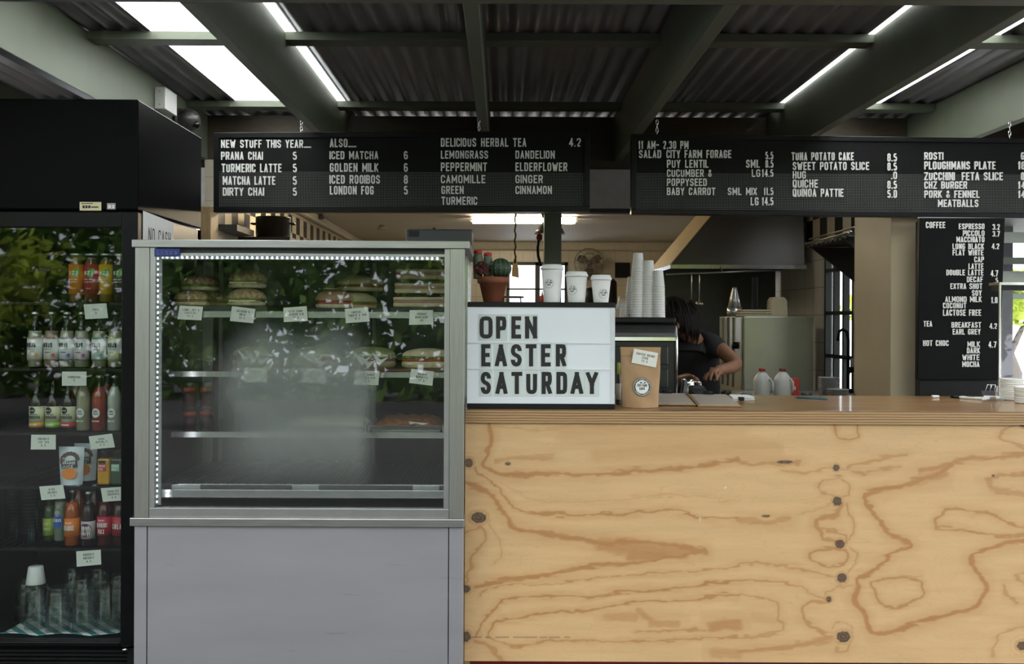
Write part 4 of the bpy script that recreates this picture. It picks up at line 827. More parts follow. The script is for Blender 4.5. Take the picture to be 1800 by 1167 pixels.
def wet(px, py):
    def ss(a, b, x): x = max(0, min(1, (x-a)/(b-a))); return x*x*(3-2*x)
    d1 = math.hypot((px-468)/88, (py-676)/102); d2 = math.hypot((px-590)/72, (py-672)/100); d3 = math.hypot((px-528)/100, (py-705)/112)
    g = lambda d: 1-math.exp(-(d/.90)**5); top = 1-g(d1)*g(d2)*g(d3)
    low = ss(330, 480, px)*(1-ss(626, 668, px))*ss(640, 700, py)*(1-ss(770, 890, py))
    return .66*(1-(1-top*(1-ss(680, 800, py)))*(1-low))
v = MB().grid(lambda u, w: (X(285+u*400, DY+.022), DY+.022, Z(890-w*330, DY+.022)), nu, nv)
for j in range(nv+1):
    for i in range(nu+1): cols.append(wet(285+i/nu*400, 890-j/nv*330))
fo = v.build('condensation', fm, dc); at = fo.data.attributes.new('wet', 'FLOAT', 'POINT'); at.data.foreach_set('value', cols)
# trays and food
tray_m = mat('tray_black', (.02, .02, .021), .4)
def tray(px0, px1, si, Yf, h, label, m=None, d=.30, name='serving_tray'):
    t = MB().box(X(px0, Yf), X(px1, Yf), Yf, Yf+d, shz[si]+.0008, shz[si]+h).build(name, m or tray_m, bevel=.003); tag(t, label, 'tray'); return shz[si]+h
zt0 = tray(305, 470, 0, 3.665, .024, 'black tray under the seeded rolls on the top case shelf')
tray(497, 682, 0, 3.665, .016, 'black tray under the wrapped and tomato sandwiches on the top case shelf')
tray(686, 790, 0, 3.665, .022, 'black tray under the toasted sandwiches on the top case shelf')
zt1 = tray(408, 606, 1, 3.665, .014, 'tray under the film-wrapped sandwiches behind the fogged glass', cm((.35, .22, .20), .4))
tray(610, 790, 1, 3.665, .014, 'tray under the baguettes at the clear end of the middle shelf', cm((.12, .05, .04), .4))
crust = mat('crust', (.44, .31, .17), .7, noise=.5, ns=85, bump=.5); crumb = mat('crumb', (.58, .50, .34), .8, noise=.15, ns=90, bump=.4); pale = mat('pale_bread', (.62, .52, .34), .75, noise=.15, ns=40, bump=.3)
ham = mat('meat_filling', (.35, .08, .06), .5, noise=.4, ns=60); lett = mat('lettuce', (.16, .22, .05), .5, noise=.5, ns=60); brie = mat('cheese_slice', (.72, .64, .34), .5); tom = mat('tomato', (.38, .07, .03), .3, noise=.3)
def halfpill(w, d, h, c, up, n=26, flat=.0):
    """bread half: dome when up, flat-bottomed base when not"""
    mb = MB(); pr = [(1, 0), (1.02, .12), (.98, .35), (.85, .62), (.6, .85), (.3, .97), (.001, 1)] if up else [(.001, 0), (.9, 0), (1, .18), (1.02, .6), (1, 1), (.001, 1)]
    return mb.lathe([(r, z*h) for r, z in pr], c, n, True, w/2, d/2, lambda a, z: 1+.03*math.sin(3*a+c[0]*40)+.02*math.sin(7*a))
def roll(px, pyb, Y, w, h, label, top=None, fills=(), group=None, zb=None, d=None, cat='sandwich', nm='bread_roll', tilt=0):
    x = X(px, Y); z = Z(pyb, Y) if zb is None else zb; d = d or w*.8; W2 = w
    t = thing(nm, label, cat, (x, Y, z), group); h0 = h*.23; hf = h*.17; y0 = z
    halfpill(w*.98, d, h0, (x, Y, y0), False).build('bread_base', crumb if top is not pale else pale, t)
    for i, (m, sx) in enumerate(fills):
        mb = MB(); zz = y0+h0+hf*i/len(fills); hh = hf/len(fills)
        if m is brie: mb.box(x-w*.36*sx, x+w*.36*sx, Y-d*.49, Y+d*.2, zz, zz+hh)
        else: mb.lathe([(.001, 0), (sx, 0), (sx*1.03, hh*.5), (sx, hh), (.001, hh)], (x, Y, zz), 26, True, w/2, d/2, lambda a, q: 1+.05*math.sin(9*a+x*50)+.03*math.sin(17*a))
        mb.build('filling', m, t)
    halfpill(w, d, h-h0-hf, (x, Y, y0+h0+hf), True).build('bread_top', top or crust, t)
    return t
GR = 'seeded rolls on the top case shelf'
roll(338, 0, 3.74, .138, .062, 'seeded roll with meat filling, lower roll of the meat roll pile', fills=((ham, .98), (lett, .9)), group=GR, zb=zt0+.001)
roll(352, 0, 3.80, .150, .064, 'seeded roll resting on top of the meat roll pile', fills=((lett, .98),), group=GR, zb=zt0+.064)
roll(374, 0, 3.90, .130, .060, 'seeded roll half hidden behind the meat roll pile', fills=((ham, .98),), group=GR, zb=zt0+.001)
roll(433, 0, 3.74, .150, .072, 'seeded roll with cheese slice, lower roll of the cheese roll pile', fills=((brie, 1.), (lett, .98)), group=GR, zb=zt0+.001)
roll(434, 0, 3.75, .150, .072, 'seeded roll with cheese slice on top of the cheese roll pile', fills=((brie, 1.), (lett, .98)), group=GR, zb=zt0+.0735)
zt = shz[0]
w_ = roll(588, 0, 3.74, .150, .075, 'brown wrapped sandwich tied with twine on the top case shelf', top=mat('wrap_brown', (.36, .22, .13), .7, noise=.2), fills=((ham, .9),), zb=zt+.0165)
MB().tube([(X(576, 3.67)+.03*math.cos(a*.628), 3.74+.062*math.sin(a*.628)*.98, zt+.095+.0*a) for a in range(10)], .0015, 5, True).build('twine', cm((.55, .42, .25)), w_)
for i, (px, dz) in enumerate(((622, .0165), (632, .0895))): roll(px, 0, 3.84+.005*i, .19, .068, ['long pale sandwich with tomato and avocado, lower of its pair', 'long pale sandwich with tomato and avocado lying on its twin'][i], top=pale, fills=((tom, .98), (lett, .95)), group='tomato and avocado sandwiches', zb=zt+dz, d=.13)
def flatsand(px, z, Y, w, h, label, group):
    x = X(px, Y); t = thing('toasted_sandwich', label, 'sandwich', (x, Y, z), group)
    MB().box(x-w/2, x+w/2, Y-.06, Y+.06, z, z+h*.36).build('bread_base', pale, t, bevel=.008, seg=3); MB().box(x-w*.49, x+w*.49, Y-.061, Y+.055, z+h*.36, z+h*.50).build('filling', cm((.42, .20, .16), .5), t)
    MB().grid(lambda u, v: (x+(u-.5)*w, Y-.06+.12*v, z+h*.5+h*.5*min(1, 5*min(u, 1-u)+.4)*(.85+.15*math.sin(u*9))), 20, 6).box(x-w/2, x+w/2, Y-.06, Y+.06, z+h*.5, z+h*.75).build('bread_top', pale, t, bevel=.006)
    return t
for i in range(3): flatsand(738+i*2, zt+.0225+.056*i, 3.76+.01*i, .205, .055, ['toasted ham and cheese sandwich at the bottom of its pile of three', 'toasted ham and cheese sandwich in the middle of its pile of three', 'toasted ham and cheese sandwich on top of its pile of three'][i], 'toasted sandwiches on the top case shelf')
film = glass('cling_film', (.90, .92, .90), 3.2, .08)
def sub(px, z, Y, w, h, label, group, wrapped, seed):
    rnd = random.Random(seed); x = X(px, Y); t = thing('wrapped_sandwich' if wrapped else 'baguette', label, 'sandwich', (x, Y, z), group)
    halfpill(w, .085, h*.34, (x, Y, z), False).build('bread_base', pale, t)
    MB().lathe([(.001, 0), (1, 0), (1.03, h*.12), (.001, h*.16)], (x, Y, z+h*.34), 26, True, w/2, .043, lambda a, q: 1+.05*math.sin(11*a)).build('filling', ham if seed % 2 else tom, t)
    MB().lathe([(.001, 0), (1.02, 0), (1.06, h*.08), (.001, h*.14)], (x, Y, z+h*.47), 30, True, w/2, .043, lambda a, q: 1+.06*math.sin(13*a)).build('filling', lett, t)
    halfpill(w*.98, .083, h*.42, (x, Y, z+h*.58), True).build('bread_top', pale if not wrapped else mat('green_bread', (.34, .34, .14), .6, noise=.3), t)
    if wrapped:
        mb = MB()
        for k in range(3):
            cx_ = x+w*(-.15+.14*k+rnd.uniform(-.05, .05)); zz = z+h*rnd.uniform(.2, .5)
            mb.add([(cx_, Y-.05, zz-.02), (cx_+rnd.uniform(-.045, -.02), Y-.062, zz+.035), (cx_+rnd.uniform(.0, .02), Y-.056, zz+.005), (cx_+rnd.uniform(.03, .05), Y-.064, zz+.018)], [(0, 1, 2), (0, 2, 3)])
        mb.build('film_twist', mat('film_white', (.8, .8, .78), .2), t)
        mb = MB(); mb.lathe([(.001, -.002), (1.06, 0), (1.1, h*.5), (.9, h*.95), (.001, h*1.08)], (x, Y, z+.003), 24, True, w/2, .048, lambda a, q: 1+.03*math.sin(5*a+seed)); mb.build('film_wrap', film, t)
    return t
z1 = shz[1]+.0145
for px, sd, lb in ((452, 1, 'film-wrapped green sandwich with clear folded film at the fogged shelf end by the LED strip'), (556, 2, 'film-wrapped sandwich with white film corner in the middle of the fog'), (654, 3, 'film-wrapped salad sandwich with a bright film peak beside the fog')):
    sub(px, z1, 3.74, .19, .085, lb, 'film-wrapped sandwiches on the middle shelf', True, sd)
sub(752, z1, 3.74, .20, .080, 'salmon baguette with lettuce at the clear end of the middle shelf by the lightbox', None, False, 4)
jar = None
for px, Y in ((334, 3.70), (363, 3.73)):
    for i in range(2):
        if jar is None:
            jar = thing('berry_pot', '', 'dessert pot', (0, 0, 0)); MB().lathe([(.024, 0), (.030, .085), (.033, .088), (.033, .094), (.0285, .094), (.027, .080)], n=20).build('pot', tubg, jar)
            MB().lathe([(.001, .003), (.022, .003), (.026, .055), (.001, .056)], n=18).build('berry_layer', cm((.10, .02, .035), .3), jar); MB().lathe([(.001, .057), (.026, .057), (.0275, .074), (.001, .076)], n=18).build('red_sauce', cm((.45, .06, .02), .25), jar); o = jar
        else: o = dup(jar, (0, 0, 0))
        o.location = (X(px, Y), Y, shz[2]+.001+.096*i); o['label'] = 'clear pot of dark berry dessert, %s of the %s pair on the bottom case shelf' % (('lower', 'upper')[i], 'outer' if px == 334 else 'inner'); o['group'] = 'berry pots stacked in the case'
foil = mat('foil_tray', (.62, .62, .60), .28, .8, bump=.3)
for px0, px1, c, lb in ((488, 644, (.55, .50, .28), 'foil tray of pale quiche behind the fogged glass'), (648, 780, (.32, .13, .03), 'foil tray of brown baked slices at the clear end of the bottom shelf')):
    Yf = 3.68; xa, xb = X(px0, Yf), X(px1, Yf); t = thing('foil_tray', lb, 'tray', ((xa+xb)/2, Yf, shz[2]+.001))
    z = shz[2]+.001; MB().box(xa+.015, xb-.015, Yf+.012, Yf+.25, z, z+.004).hexa([(xa, Yf, z+.02), (xb, Yf, z+.02), (xb, Yf+.003, z+.023), (xa, Yf+.003, z+.023)], [(xa+.015, Yf+.015, z), (xb-.015, Yf+.015, z), (xb-.015, Yf+.018, z+.003), (xa+.015, Yf+.018, z+.003)]).box(xa, xa+.004, Yf, Yf+.26, z+.0, z+.024).box(xb-.004, xb, Yf, Yf+.26, z, z+.024).build('tray', foil, t)
    MB().grid(lambda u, v: (xa+.012+(xb-xa-.024)*u, Yf+.008+.24*v, z+.015+.028*min(1, 6*min(u, 1-u))*min(1, 5*v+.2)+.003*math.sin(u*31+v*17)), 30, 20).build('bake', mat('bake_%d' % px0, c, .5, noise=.5, ns=45, bump=.8), t)
cardobj(((718, 741), (754, 744), (752, 747), (722, 746)), 3.70, (), 'small white card lying on the brown baked slices', None)
CG = 'price cards on the case shelf edges'; cy_ = 3.622
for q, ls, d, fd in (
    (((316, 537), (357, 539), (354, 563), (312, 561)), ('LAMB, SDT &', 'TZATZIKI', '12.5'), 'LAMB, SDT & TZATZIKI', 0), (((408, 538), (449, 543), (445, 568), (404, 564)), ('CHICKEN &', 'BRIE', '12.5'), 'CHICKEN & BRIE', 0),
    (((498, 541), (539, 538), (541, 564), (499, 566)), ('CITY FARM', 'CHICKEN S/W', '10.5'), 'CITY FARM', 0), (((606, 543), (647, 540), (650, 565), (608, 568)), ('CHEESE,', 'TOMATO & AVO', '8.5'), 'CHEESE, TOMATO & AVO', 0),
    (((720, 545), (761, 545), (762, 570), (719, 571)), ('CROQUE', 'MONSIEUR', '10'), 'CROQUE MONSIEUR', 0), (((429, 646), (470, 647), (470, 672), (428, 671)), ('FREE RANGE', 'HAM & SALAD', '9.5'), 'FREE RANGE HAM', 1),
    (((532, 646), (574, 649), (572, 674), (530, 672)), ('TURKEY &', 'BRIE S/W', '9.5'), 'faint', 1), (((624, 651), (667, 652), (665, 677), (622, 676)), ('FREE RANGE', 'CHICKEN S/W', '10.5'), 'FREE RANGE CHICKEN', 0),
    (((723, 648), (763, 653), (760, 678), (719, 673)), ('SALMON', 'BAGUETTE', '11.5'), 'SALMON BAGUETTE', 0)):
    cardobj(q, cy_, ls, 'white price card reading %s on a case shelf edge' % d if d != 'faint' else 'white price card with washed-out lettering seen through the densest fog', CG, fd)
# ================================================================ ON THE WORKTOP
Y = 3.52
lb = thing('lightbox_sign', 'white light box sign with black letters OPEN EASTER SATURDAY on the worktop', 'sign', (P(950, 718, Y).x, Y, CT))
xa, xb = P(821, 718, Y).x, P(1081, 718, Y).x; zt = P(950, 531, Y).z; zc = P(950, 540, Y).z; zd = P(950, 709.5, Y).z
MB().box(xa, xb, Y-.004, Y+.125, zc, zt).build('frame_bar', black_plastic, lb, bevel=.002); MB().box(xa, xb, Y-.004, Y+.125, CT+.0005, zd).build('frame_bar', black_plastic, lb, bevel=.002)
MB().box(xa, xb-.001, Y+.004, Y+.12, zd, zc).build('light_panel', mat('light_panel', (.60, .63, .66), .3, noise=.03, ns=5, emit=.06, ecol=(.85, .95, 1.)), lb)
r = MB()
for py in (603.5, 649.5): z = P(950, py, Y).z; r.box(xa+.002, xb-.002, Y, Y+.004, z-.0025, z+.0025)
r.box(xb-.018, xb-.001, Y+.001, Y+.004, zd, zc)
r.build('letter_rails', mat('clear_rail', (.70, .73, .76), .2), lb)
tile_m = mat('letter_tile', (.68, .74, .72), .25, noise=.02)
for s, xs, y0, y1 in (('OPEN', ((843, 866), (872, 890), (899, 916), (923, 944)), 556, 595), ('EASTER', ((846, 862), (870, 891), (898, 917), (924, 943), (951, 968), (977, 995)), 605, 644), ('SATURDAY', ((845, 863), (871, 892), (899, 918), (925, 944), (952, 970), (978, 997), (1003, 1025), (1030, 1051)), 653.5, 692.5)):
    for c, (a, b) in zip(s, xs):
        q = MB(); pslab(q, [(a-2.2, y0-4), (b+2.2, y0-4), (b+2.2, y1+4), (a-2.2, y1+4)], Y+.0015, Y+.0038); q = q.build('letter_tile', tile_m, lb)
        ptext(c, a, y0, b, y1, Y+.0014, ink, q, t=.185, depth=.0008, name='letter', sm=2)
# potted cactus
ZB = zt; Yc = 3.585; K = Yc/F
def cxz(px, py, Y=Yc): p = P(px, py, Y); return p.x, p.z
cx_, _ = cxz(866.5, 530)
pc = thing('potted_cactus', 'terracotta pot of small cacti with red tops on the light box sign', 'potted plant', (cx_, Yc, ZB))
terra = mat('terracotta', (.27, .085, .04), .75, noise=.3, ns=14, bump=.15)
MB().lathe([(16.5*K, 0), (24*K, 33*K), (27*K, 33*K), (28.5*K, 44*K), (26*K, 44*K), (25*K, 38*K), (.001, 37*K)], (cx_, Yc, ZB), 28).build('pot', terra, pc)
MB().lathe([(25*K, 36*K), (24.5*K, 40*K), (.001, 41*K)], (cx_, Yc, ZB), 20).build('soil', cm((.05, .03, .02), .9), pc)
x, z = cxz(880, 472)
MB().ball((x, Yc-.005, z), 18*K, 18*K, 17*K, 48, lambda d: 1+.07*abs(math.cos(6*math.atan2(d[0], d[1])))).build('barrel_cactus', mat('cactus_dark', (.02, .045, .02), .5, noise=.3), pc)
s = MB()
for k in range(12):
    a = 2*PI*k/12
    s.tube([(x+19.2*K*math.sin(a)*math.sin(ph), Yc-.005-19.2*K*math.cos(a)*math.sin(ph), z-18.2*K*math.cos(ph)) for ph in (.9, 1.2, 1.57, 1.95, 2.3, 2.7)], .0008, 4)
s.build('spine_rows', cm((.45, .45, .28), .6), pc)
for px, ph, w in ((840, 449, 8), (857.5, 453, 7.5)):
    x, z = cxz(px, ph); x2, z2 = cxz(px, 490)
    c = MB().lathe([(w*K*.9, z2-z), (w*K, (z2-z)*.5), (w*K*1.02, -3*K), (w*K*.8, 4*K), (.001, 6*K)], (x, Yc+.012, z), 22, wob=lambda a, q: 1+.06*math.cos(9*a)).build('column_cactus', mat('cactus_grey', (.13, .16, .11), .6, noise=.25, ns=60), pc)
    MB().lathe([(w*K*.6, 0), (w*K*.98, 3*K), (w*K*.8, 7*K), (.001, 8*K)], (x, Yc+.012, z+2*K), 18, wob=lambda a, q: 1+.08*math.cos(5*a)).build('red_top', cm((.42, .015, .02), .6), pc)
s = MB(); x, z = cxz(848, 474)
for k in range(30): a = random.uniform(0, 6.28); q = random.uniform(.2, 1); s.ball((x+13*K*q*math.cos(a), Yc-.012+random.uniform(-.01, .01), z+11*K*q*math.sin(a)), 4.2*K, n=8)
s.build('red_cactus_clump', mat('cactus_maroon', (.085, .02, .018), .7, noise=.4, ns=80), pc)
# take-away cups
def logo(t, fn, uc, vc, r, m=ink, ring=.0009):
    mb = MB(); n = 36
    CL[:] = [-9, 9]; pts = [(uc+math.cos(2*PI*i/n)*r, vc+math.sin(2*PI*i/n)*r) for i in range(n+1)]; stroke(mb, pts, ring, fn, .0003)
    text(mb, 'CITY FARM', lambda u, v, d: fn(uc-r*.74+u, vc+r*.06+v, d), r*1.48, r*.36, r*.062, .0003); text(mb, 'CAFE', lambda u, v, d: fn(uc-r*.42+u, vc-r*.46+v, d), r*.84, r*.40, r*.075, .0003)
    CL[:] = [-9, 9]
    for a in (-.35, .25): stroke(mb, [(uc+a*r, vc+r*.55), (uc+(a+.2)*r, vc+r*.72), (uc+(a+.3)*r, vc+r*.56)], r*.12, fn, .0003)
    return mb.build('logo', m, t)
cupw = mat('cup_paper', (.80, .80, .78), .55, noise=.02); lidw = mat('cup_lid', (.80, .80, .78), .3, noise=.02)
for px, ptop, rb, rl, ang, py, lr, lab in ((970.3, 464, .0312, .0440, -.41, 498.6, .0168, 'tallest lidded white takeaway cup on the light box sign'), (1013.5, 476.5, .0322, .0440, -.56, 510, .0172, 'middle-sized lidded white takeaway cup on the light box sign'), (1056.3, 482.5, .0282, .0410, .22, 516.5, .0172, 'shortest lidded white takeaway cup on the light box sign')):
    x = P(px, 531, Yc).x; H = P(px, ptop, Yc-.04).z-ZB; t = thing('takeaway_cup', lab, 'cup', (x, Yc, ZB), 'lidded takeaway cups on the light box')
    hb = H-.016; rt = rl*.93
    MB().lathe([(rb, 0), (rb+.0006, .002), (rt, hb)], (x, Yc, ZB), 32).build('cup_body', cupw, t)
    MB().lathe([(rl, hb-.004), (rl+.001, hb), (rl, hb+.004), (rl*.94, hb+.006), (rl*.90, H-.003), (rl*.82, H), (rl*.75, H-.003), (.001, H-.003)], (x, Yc, ZB), 32).build('lid', lidw, t)
    rr = lambda v: rb+(rt-rb)*v/hb
    logo(t, lambda u, v, d, x=x, rr=rr: Vector((x+(rr(v)+.0006+d)*math.sin(u/rr(v)), Yc-(rr(v)+.0006+d)*math.cos(u/rr(v)), ZB+v)), ang*rr(hb/2), P(px, py, Yc-.03).z-ZB, lr)
# coffee bag
Yb = 3.60; bw, bh = .158, .233; bx = P(1127.5, 717, Yb-.03).x
bag = thing('coffee_bag', 'brown kraft coffee bag with round black and white badge on the worktop', 'bag', (bx, Yb, CT))
def dep(u, v): e = max(0, math.sin(PI*u))**.55; return (.036*(1-v)**.75*e+.003)
def bagf(side): return lambda u, v: (bx+(u-.5)*bw*(.885+.115*v)*(1-.012*math.sin(v*9)), Yb+side*dep(u, v)+.002*math.sin(u*9+v*13)*(1 if v < .9 else 0), CT+.001+bh*v)
MB().grid(bagf(-1), 20, 24).grid(bagf(1), 20, 24).build('pouch', mat('kraft', (.40, .245, .125), .7, noise=.06, ns=25, bump=.1), bag)
fnb = lambda u, v, d: Vector((bx+u, Yb-dep(.5+u/bw*1.06, v/bh)-.0035-d, CT+v))
MB().grid(lambda u, v: fnb((u-.5)*bw*.96, bh*.855+v*.0022, 0), 12, 1).build('zip_seam', cm((.30, .18, .09), .7), bag)
def discb(r0, r1, m, off, name):
    mb = MB(); n = 40; a = [fnb(math.cos(2*PI*i/n)*r1+.002, .082+math.sin(2*PI*i/n)*r1, off) for i in range(n)]
    if r0: b = [fnb(math.cos(2*PI*i/n)*r0+.002, .082+math.sin(2*PI*i/n)*r0, off) for i in range(n)]; mb.add(a+b, [(i, (i+1) % n, n+(i+1) % n, n+i) for i in range(n)])
    else: mb.add(a, [tuple(range(n))])
    return mb.build(name, m, bag)
discb(0, .0355, ink, .0004, 'badge'); discb(.0315, .0330, cupw, .0008, 'badge_ring'); discb(0, .0262, cupw, .0008, 'badge_face')
mb = MB()
for s_, base, sg in (('CITY FARM CAFE', PI/2, -1), ('FRESH COFFEE', -PI/2, 1)):
    n_ = len(s_)
    for i, c in enumerate(s_):
        a = base+sg*(i-(n_-1)/2)*.17; uh = Vector((-math.sin(a), math.cos(a)))*sg; vh = Vector((math.cos(a), math.sin(a)))*(-sg)*-1 if sg < 0 else Vector((-math.cos(a), -math.sin(a)))
        o0 = Vector((.002+math.cos(a)*.0288, .082+math.sin(a)*.0288))
        text(mb, c, lambda u, v, d, o0=o0, uh=uh, vh=vh: fnb((o0+uh*(u-.0011)+vh*(v-.0013)).x, (o0+uh*(u-.0011)+vh*(v-.0013)).y, .0008+d), .0022, .0027, .0006, .0002)
mb.build('lettering', cupw, bag); logo(bag, lambda u, v, d: fnb(u, v, .0012+d), .002, .082, .0245, ink, .0003)
cardobj(((1114.5, 612.7), (1157, 620.6), (1153, 646), (1110, 637.5)), Yb-.020, ('COFFEE BEANS', '250G', '12.5'), 'cream price card reading COFFEE BEANS 250G on the kraft bag', None)
x = P(1087, 712, 3.72).x
bt = thing('sauce_bottle', 'slim dark bottle with yellow green neck wedged between light box and coffee bag', 'bottle', (x, 3.72, CT))
MB().lathe([(.010, 0), (.011, .004), (.011, .10), (.006, .125), (.0055, .15)], (x, 3.72, CT), 16).build('glass_body', cm((.03, .03, .02), .1), bt); MB().lathe([(.0068, .118), (.0068, .165), (.005, .168)], (x, 3.72, CT), 14).build('neck_wrap', cm((.36, .42, .08), .4), bt)
MB().lathe([(.0114, .02), (.0114, .085)], (x, 3.72, CT), 18).build('label', cm((.42, .42, .36), .6), bt)
# clipboards, papers, pens
kraftb = mat('clipboard_tan', (.42, .26, .13), .6, noise=.12, ns=30)
for (dx, dy, lab) in ((-.172, .035, 'tan clipboard of menus lying next to the coffee bag'), (0, 0, 'tan clipboard of menus lying beside the clipped white papers')):
    A = [Vector((a+dx, b+dy, 0)) for a, b in ((.770, 3.63), (.940, 3.63), (.975, 4.02), (.808, 4.02))]
    t = thing('clipboard', lab, 'clipboard', ((A[0]+A[2])/2)+Vector((0, 0, CT)), 'clipboards on the worktop')
    lift = lambda p, z: Vector((p.x, p.y, CT+z+(p.y-3.63)*.035))
    MB().hexa([lift(p, .0015) for p in A], [lift(p, .0045) for p in A]).build('board', kraftb, t, bevel=.001)
    c = (A[0]+A[2])/2; sh = [c+(p-c)*.90 for p in A]
    MB().hexa([lift(p, .0048) for p in sh], [lift(p, .0075) for p in sh]).build('sheets', mat('menu_grey', (.40, .35, .29), .7, noise=.04), t)
    MB().hexa([lift(c+(p-c)*.99, .0078) for p in A], [lift(c+(p-c)*.99, .0082) for p in A]).build('top_sheet', mat('menu_grey', (.40, .35, .29), .7), t) if False else None
    e = (A[2]+A[3])/2; k = lift(e, .006); MB().box(k.x-.02, k.x+.02, k.y-.035, k.y-.003, k.z, k.z+.006).tube([(k.x-.02, k.y-.012, k.z+.008), (k.x+.02, k.y-.012, k.z+.008)], .006, 8).build('clip', black_plastic, t)
def flat(px, py, dz=0):   # point on the worktop seen at a pixel
    Y = (ZC-CT-dz)*F/(py-CY-(px-CX)*RS); return P(px, py, Y)
def sheets(pts, z0, n, name, label, cat, jit=.006):
    t = thing(name, label, cat, flat(*pts[0])+Vector((0, 0, 0)))
    c = sum((flat(*p) for p in pts), Vector())/4
    for i in range(n):
        R = rotz(random.uniform(-.10, .10)); q = [c+R@(flat(*p)-c)+Vector((0, 0, z0+.0025*i+.003*(j % 2)*(i == n-1))) for j, p in enumerate(pts)]
        MB().hexa(q, [p+Vector((0, 0, .0009)) for p in q]).build('sheet', paper, t)
    return t
sh_ = sheets([(1288, 705), (1326, 703), (1318, 697.5), (1283, 698)], .001, 4, 'order_papers', 'small sheaf of white papers in a black clip on the worktop', 'papers')
k = flat(1303, 704.5); MB().box(k.x-.012, k.x+.012, k.y-.006, k.y+.012, CT+.001, CT+.016).build('clip', black_plastic, sh_, bevel=.002)
a, b = flat(1397, 698.5, .004), flat(1456, 701, .004); d = (b-a)
pen = thing('pen', 'teal blue pen lying alone on the bare middle stretch of the worktop', 'pen', a)
MB().tube([a+d*.06, a+d*.99], .0038, 8).build('barrel', cm((.02, .15, .24), .3), pen); MB().tube([a, a+d*.06], [.001, .0032], 8).build('tip', cm((.10, .14, .16), .3), pen); MB().tube([a+d*.70+Vector((0, -.004, .003)), a+d*.97+Vector((0, -.004, .003))], .0012, 6).build('pocket_clip', cm((.02, .12, .2), .3), pen)
a = flat(1644, 699); tag(MB().box(a.x-.016, a.x+.016, a.y-.008, a.y+.008, CT+.0005, CT+.011).build('eraser', cm((.85, .84, .83), .5), bevel=.003), 'small white eraser alone on the worktop before the coffee board', 'eraser')
a, b = flat(1670, 697, .006), flat(1732, 701, .006); d = b-a
mk = thing('marker_pen', 'white marker pen with black cap on the worktop before the coffee board', 'pen', a)
MB().tube([a, a+d*.06, a+d*.27], [.003, .0065, .0065], 10).build('cap', black_plastic, mk); MB().tube([a+d*.27, a+d*.32, a+d*.95, a+d], [.0045, .0068, .0068, .005], 10).build('barrel', white_plastic, mk); MB().tube([a+d*.45+Vector((0, -.004, .0052)), a+d*.7+Vector((0, -.004, .0052))], .002, 5).build('print', cm((.2, .2, .22)), mk)
sp_ = sheets([(1730, 705), (1765, 704), (1764, 699), (1728, 699)], .001, 3, 'order_papers', 'folded white receipts with a brown strip beside the marker pen', 'papers')
q = [flat(1740, 705), flat(1751, 705), flat(1751, 701), flat(1740, 701)]; MB().hexa([p+Vector((0, 0, .009)) for p in q], [p+Vector((0, 0, .0098)) for p in q]).build('brown_strip', cm((.28, .20, .10)), sp_)
a = flat(1738, 695.5)
bc = thing('bulldog_clip', 'black bulldog clip with two raised wire loops beside the lid stacks', 'clip', a)
MB().prism([(a.x-.035, a.y-.014, CT+.001), (a.x-.035, a.y+.014, CT+.001), (a.x-.035, a.y+.002, CT+.022), (a.x-.035, a.y-.002, CT+.022)], (.07, 0, 0)).build('spring_body', cm((.16, .17, .20), .3, metal=.6), bc)
for dx in (-.002, .018): MB().tube([(a.x+dx-.022, a.y-.006, CT+.006), (a.x+dx-.008, a.y-.004, CT+.044), (a.x+dx-.006, a.y-.003, CT+.050), (a.x+dx+.010, a.y-.003, CT+.050), (a.x+dx+.010, a.y-.004, CT+.044), (a.x+dx+.002, a.y-.006, CT+.010)], .0016, 6).build('wire_loop', chrome, bc)
# lids
LD = MB().lathe([(.046, 0), (.050, .002), (.050, .0075), (.0475, .009), (.042, .0085), (.040, .006), (.001, .0055)], n=30).build('cup_lid', lidw); first = True
for px, Y, n, nm in ((1781, 4.02, 11, 'taller'), (1807, 3.86, 8, 'shorter')):
    x = (px-CX)*Y/F
    for i in range(n):
        o = LD if first else LD.copy()
        if not first: COL.objects.link(o)
        first = False; o.location = (x+random.uniform(-.001, .001), Y, CT+.0005+.0083*i)
        tag(o, nth(i, n, 'white cup lid', ' of the %s lid stack at the worktop end' % nm), 'lid', 'lids in the %s stack' % nm)
SC = None
for i in range(4):
    me = SC or MB().lathe([(.020, 0), (.020, .003), (.0175, .006), (.014, .026), (.001, .027)], n=20).build('sauce_cup', lidw); o = me if SC is None else SC.copy()
    if SC is not None: COL.objects.link(o)
    SC = me; p = flat(1758, 697); o.location = (p.x, p.y, CT+.0005+.007*i); tag(o, nth(i, 4, 'little white sauce cup', ' of the short stack beside the bulldog clip'), 'cup', 'sauce cups beside the bulldog clip')
Y = 4.12; xl = P(1756, 690, Y).x; zt = P(1756, 496, Y).z
gb = thing('countertop_cabinet', 'clear glass countertop cabinet with bright edges behind the lid stacks', 'cabinet', (xl+.25, Y, CT))
MB().box(xl, xl+.5, Y, Y+.09, zt-.012, zt).box(xl, xl+.008, Y, Y+.008, CT+.0005, zt-.012).box(xl+.492, xl+.5, Y, Y+.008, CT+.0005, zt-.012).build('bright_frame', chrome, gb)
MB().box(xl+.008, xl+.492, Y+.004, Y+.086, zt-.036, zt-.013).build('dark_header', black_plastic, gb); MB().box(xl+.008, xl+.492, Y+.003, Y+.006, CT+.001, zt-.036).build('glass_pane', glass('clear_pane'), gb)
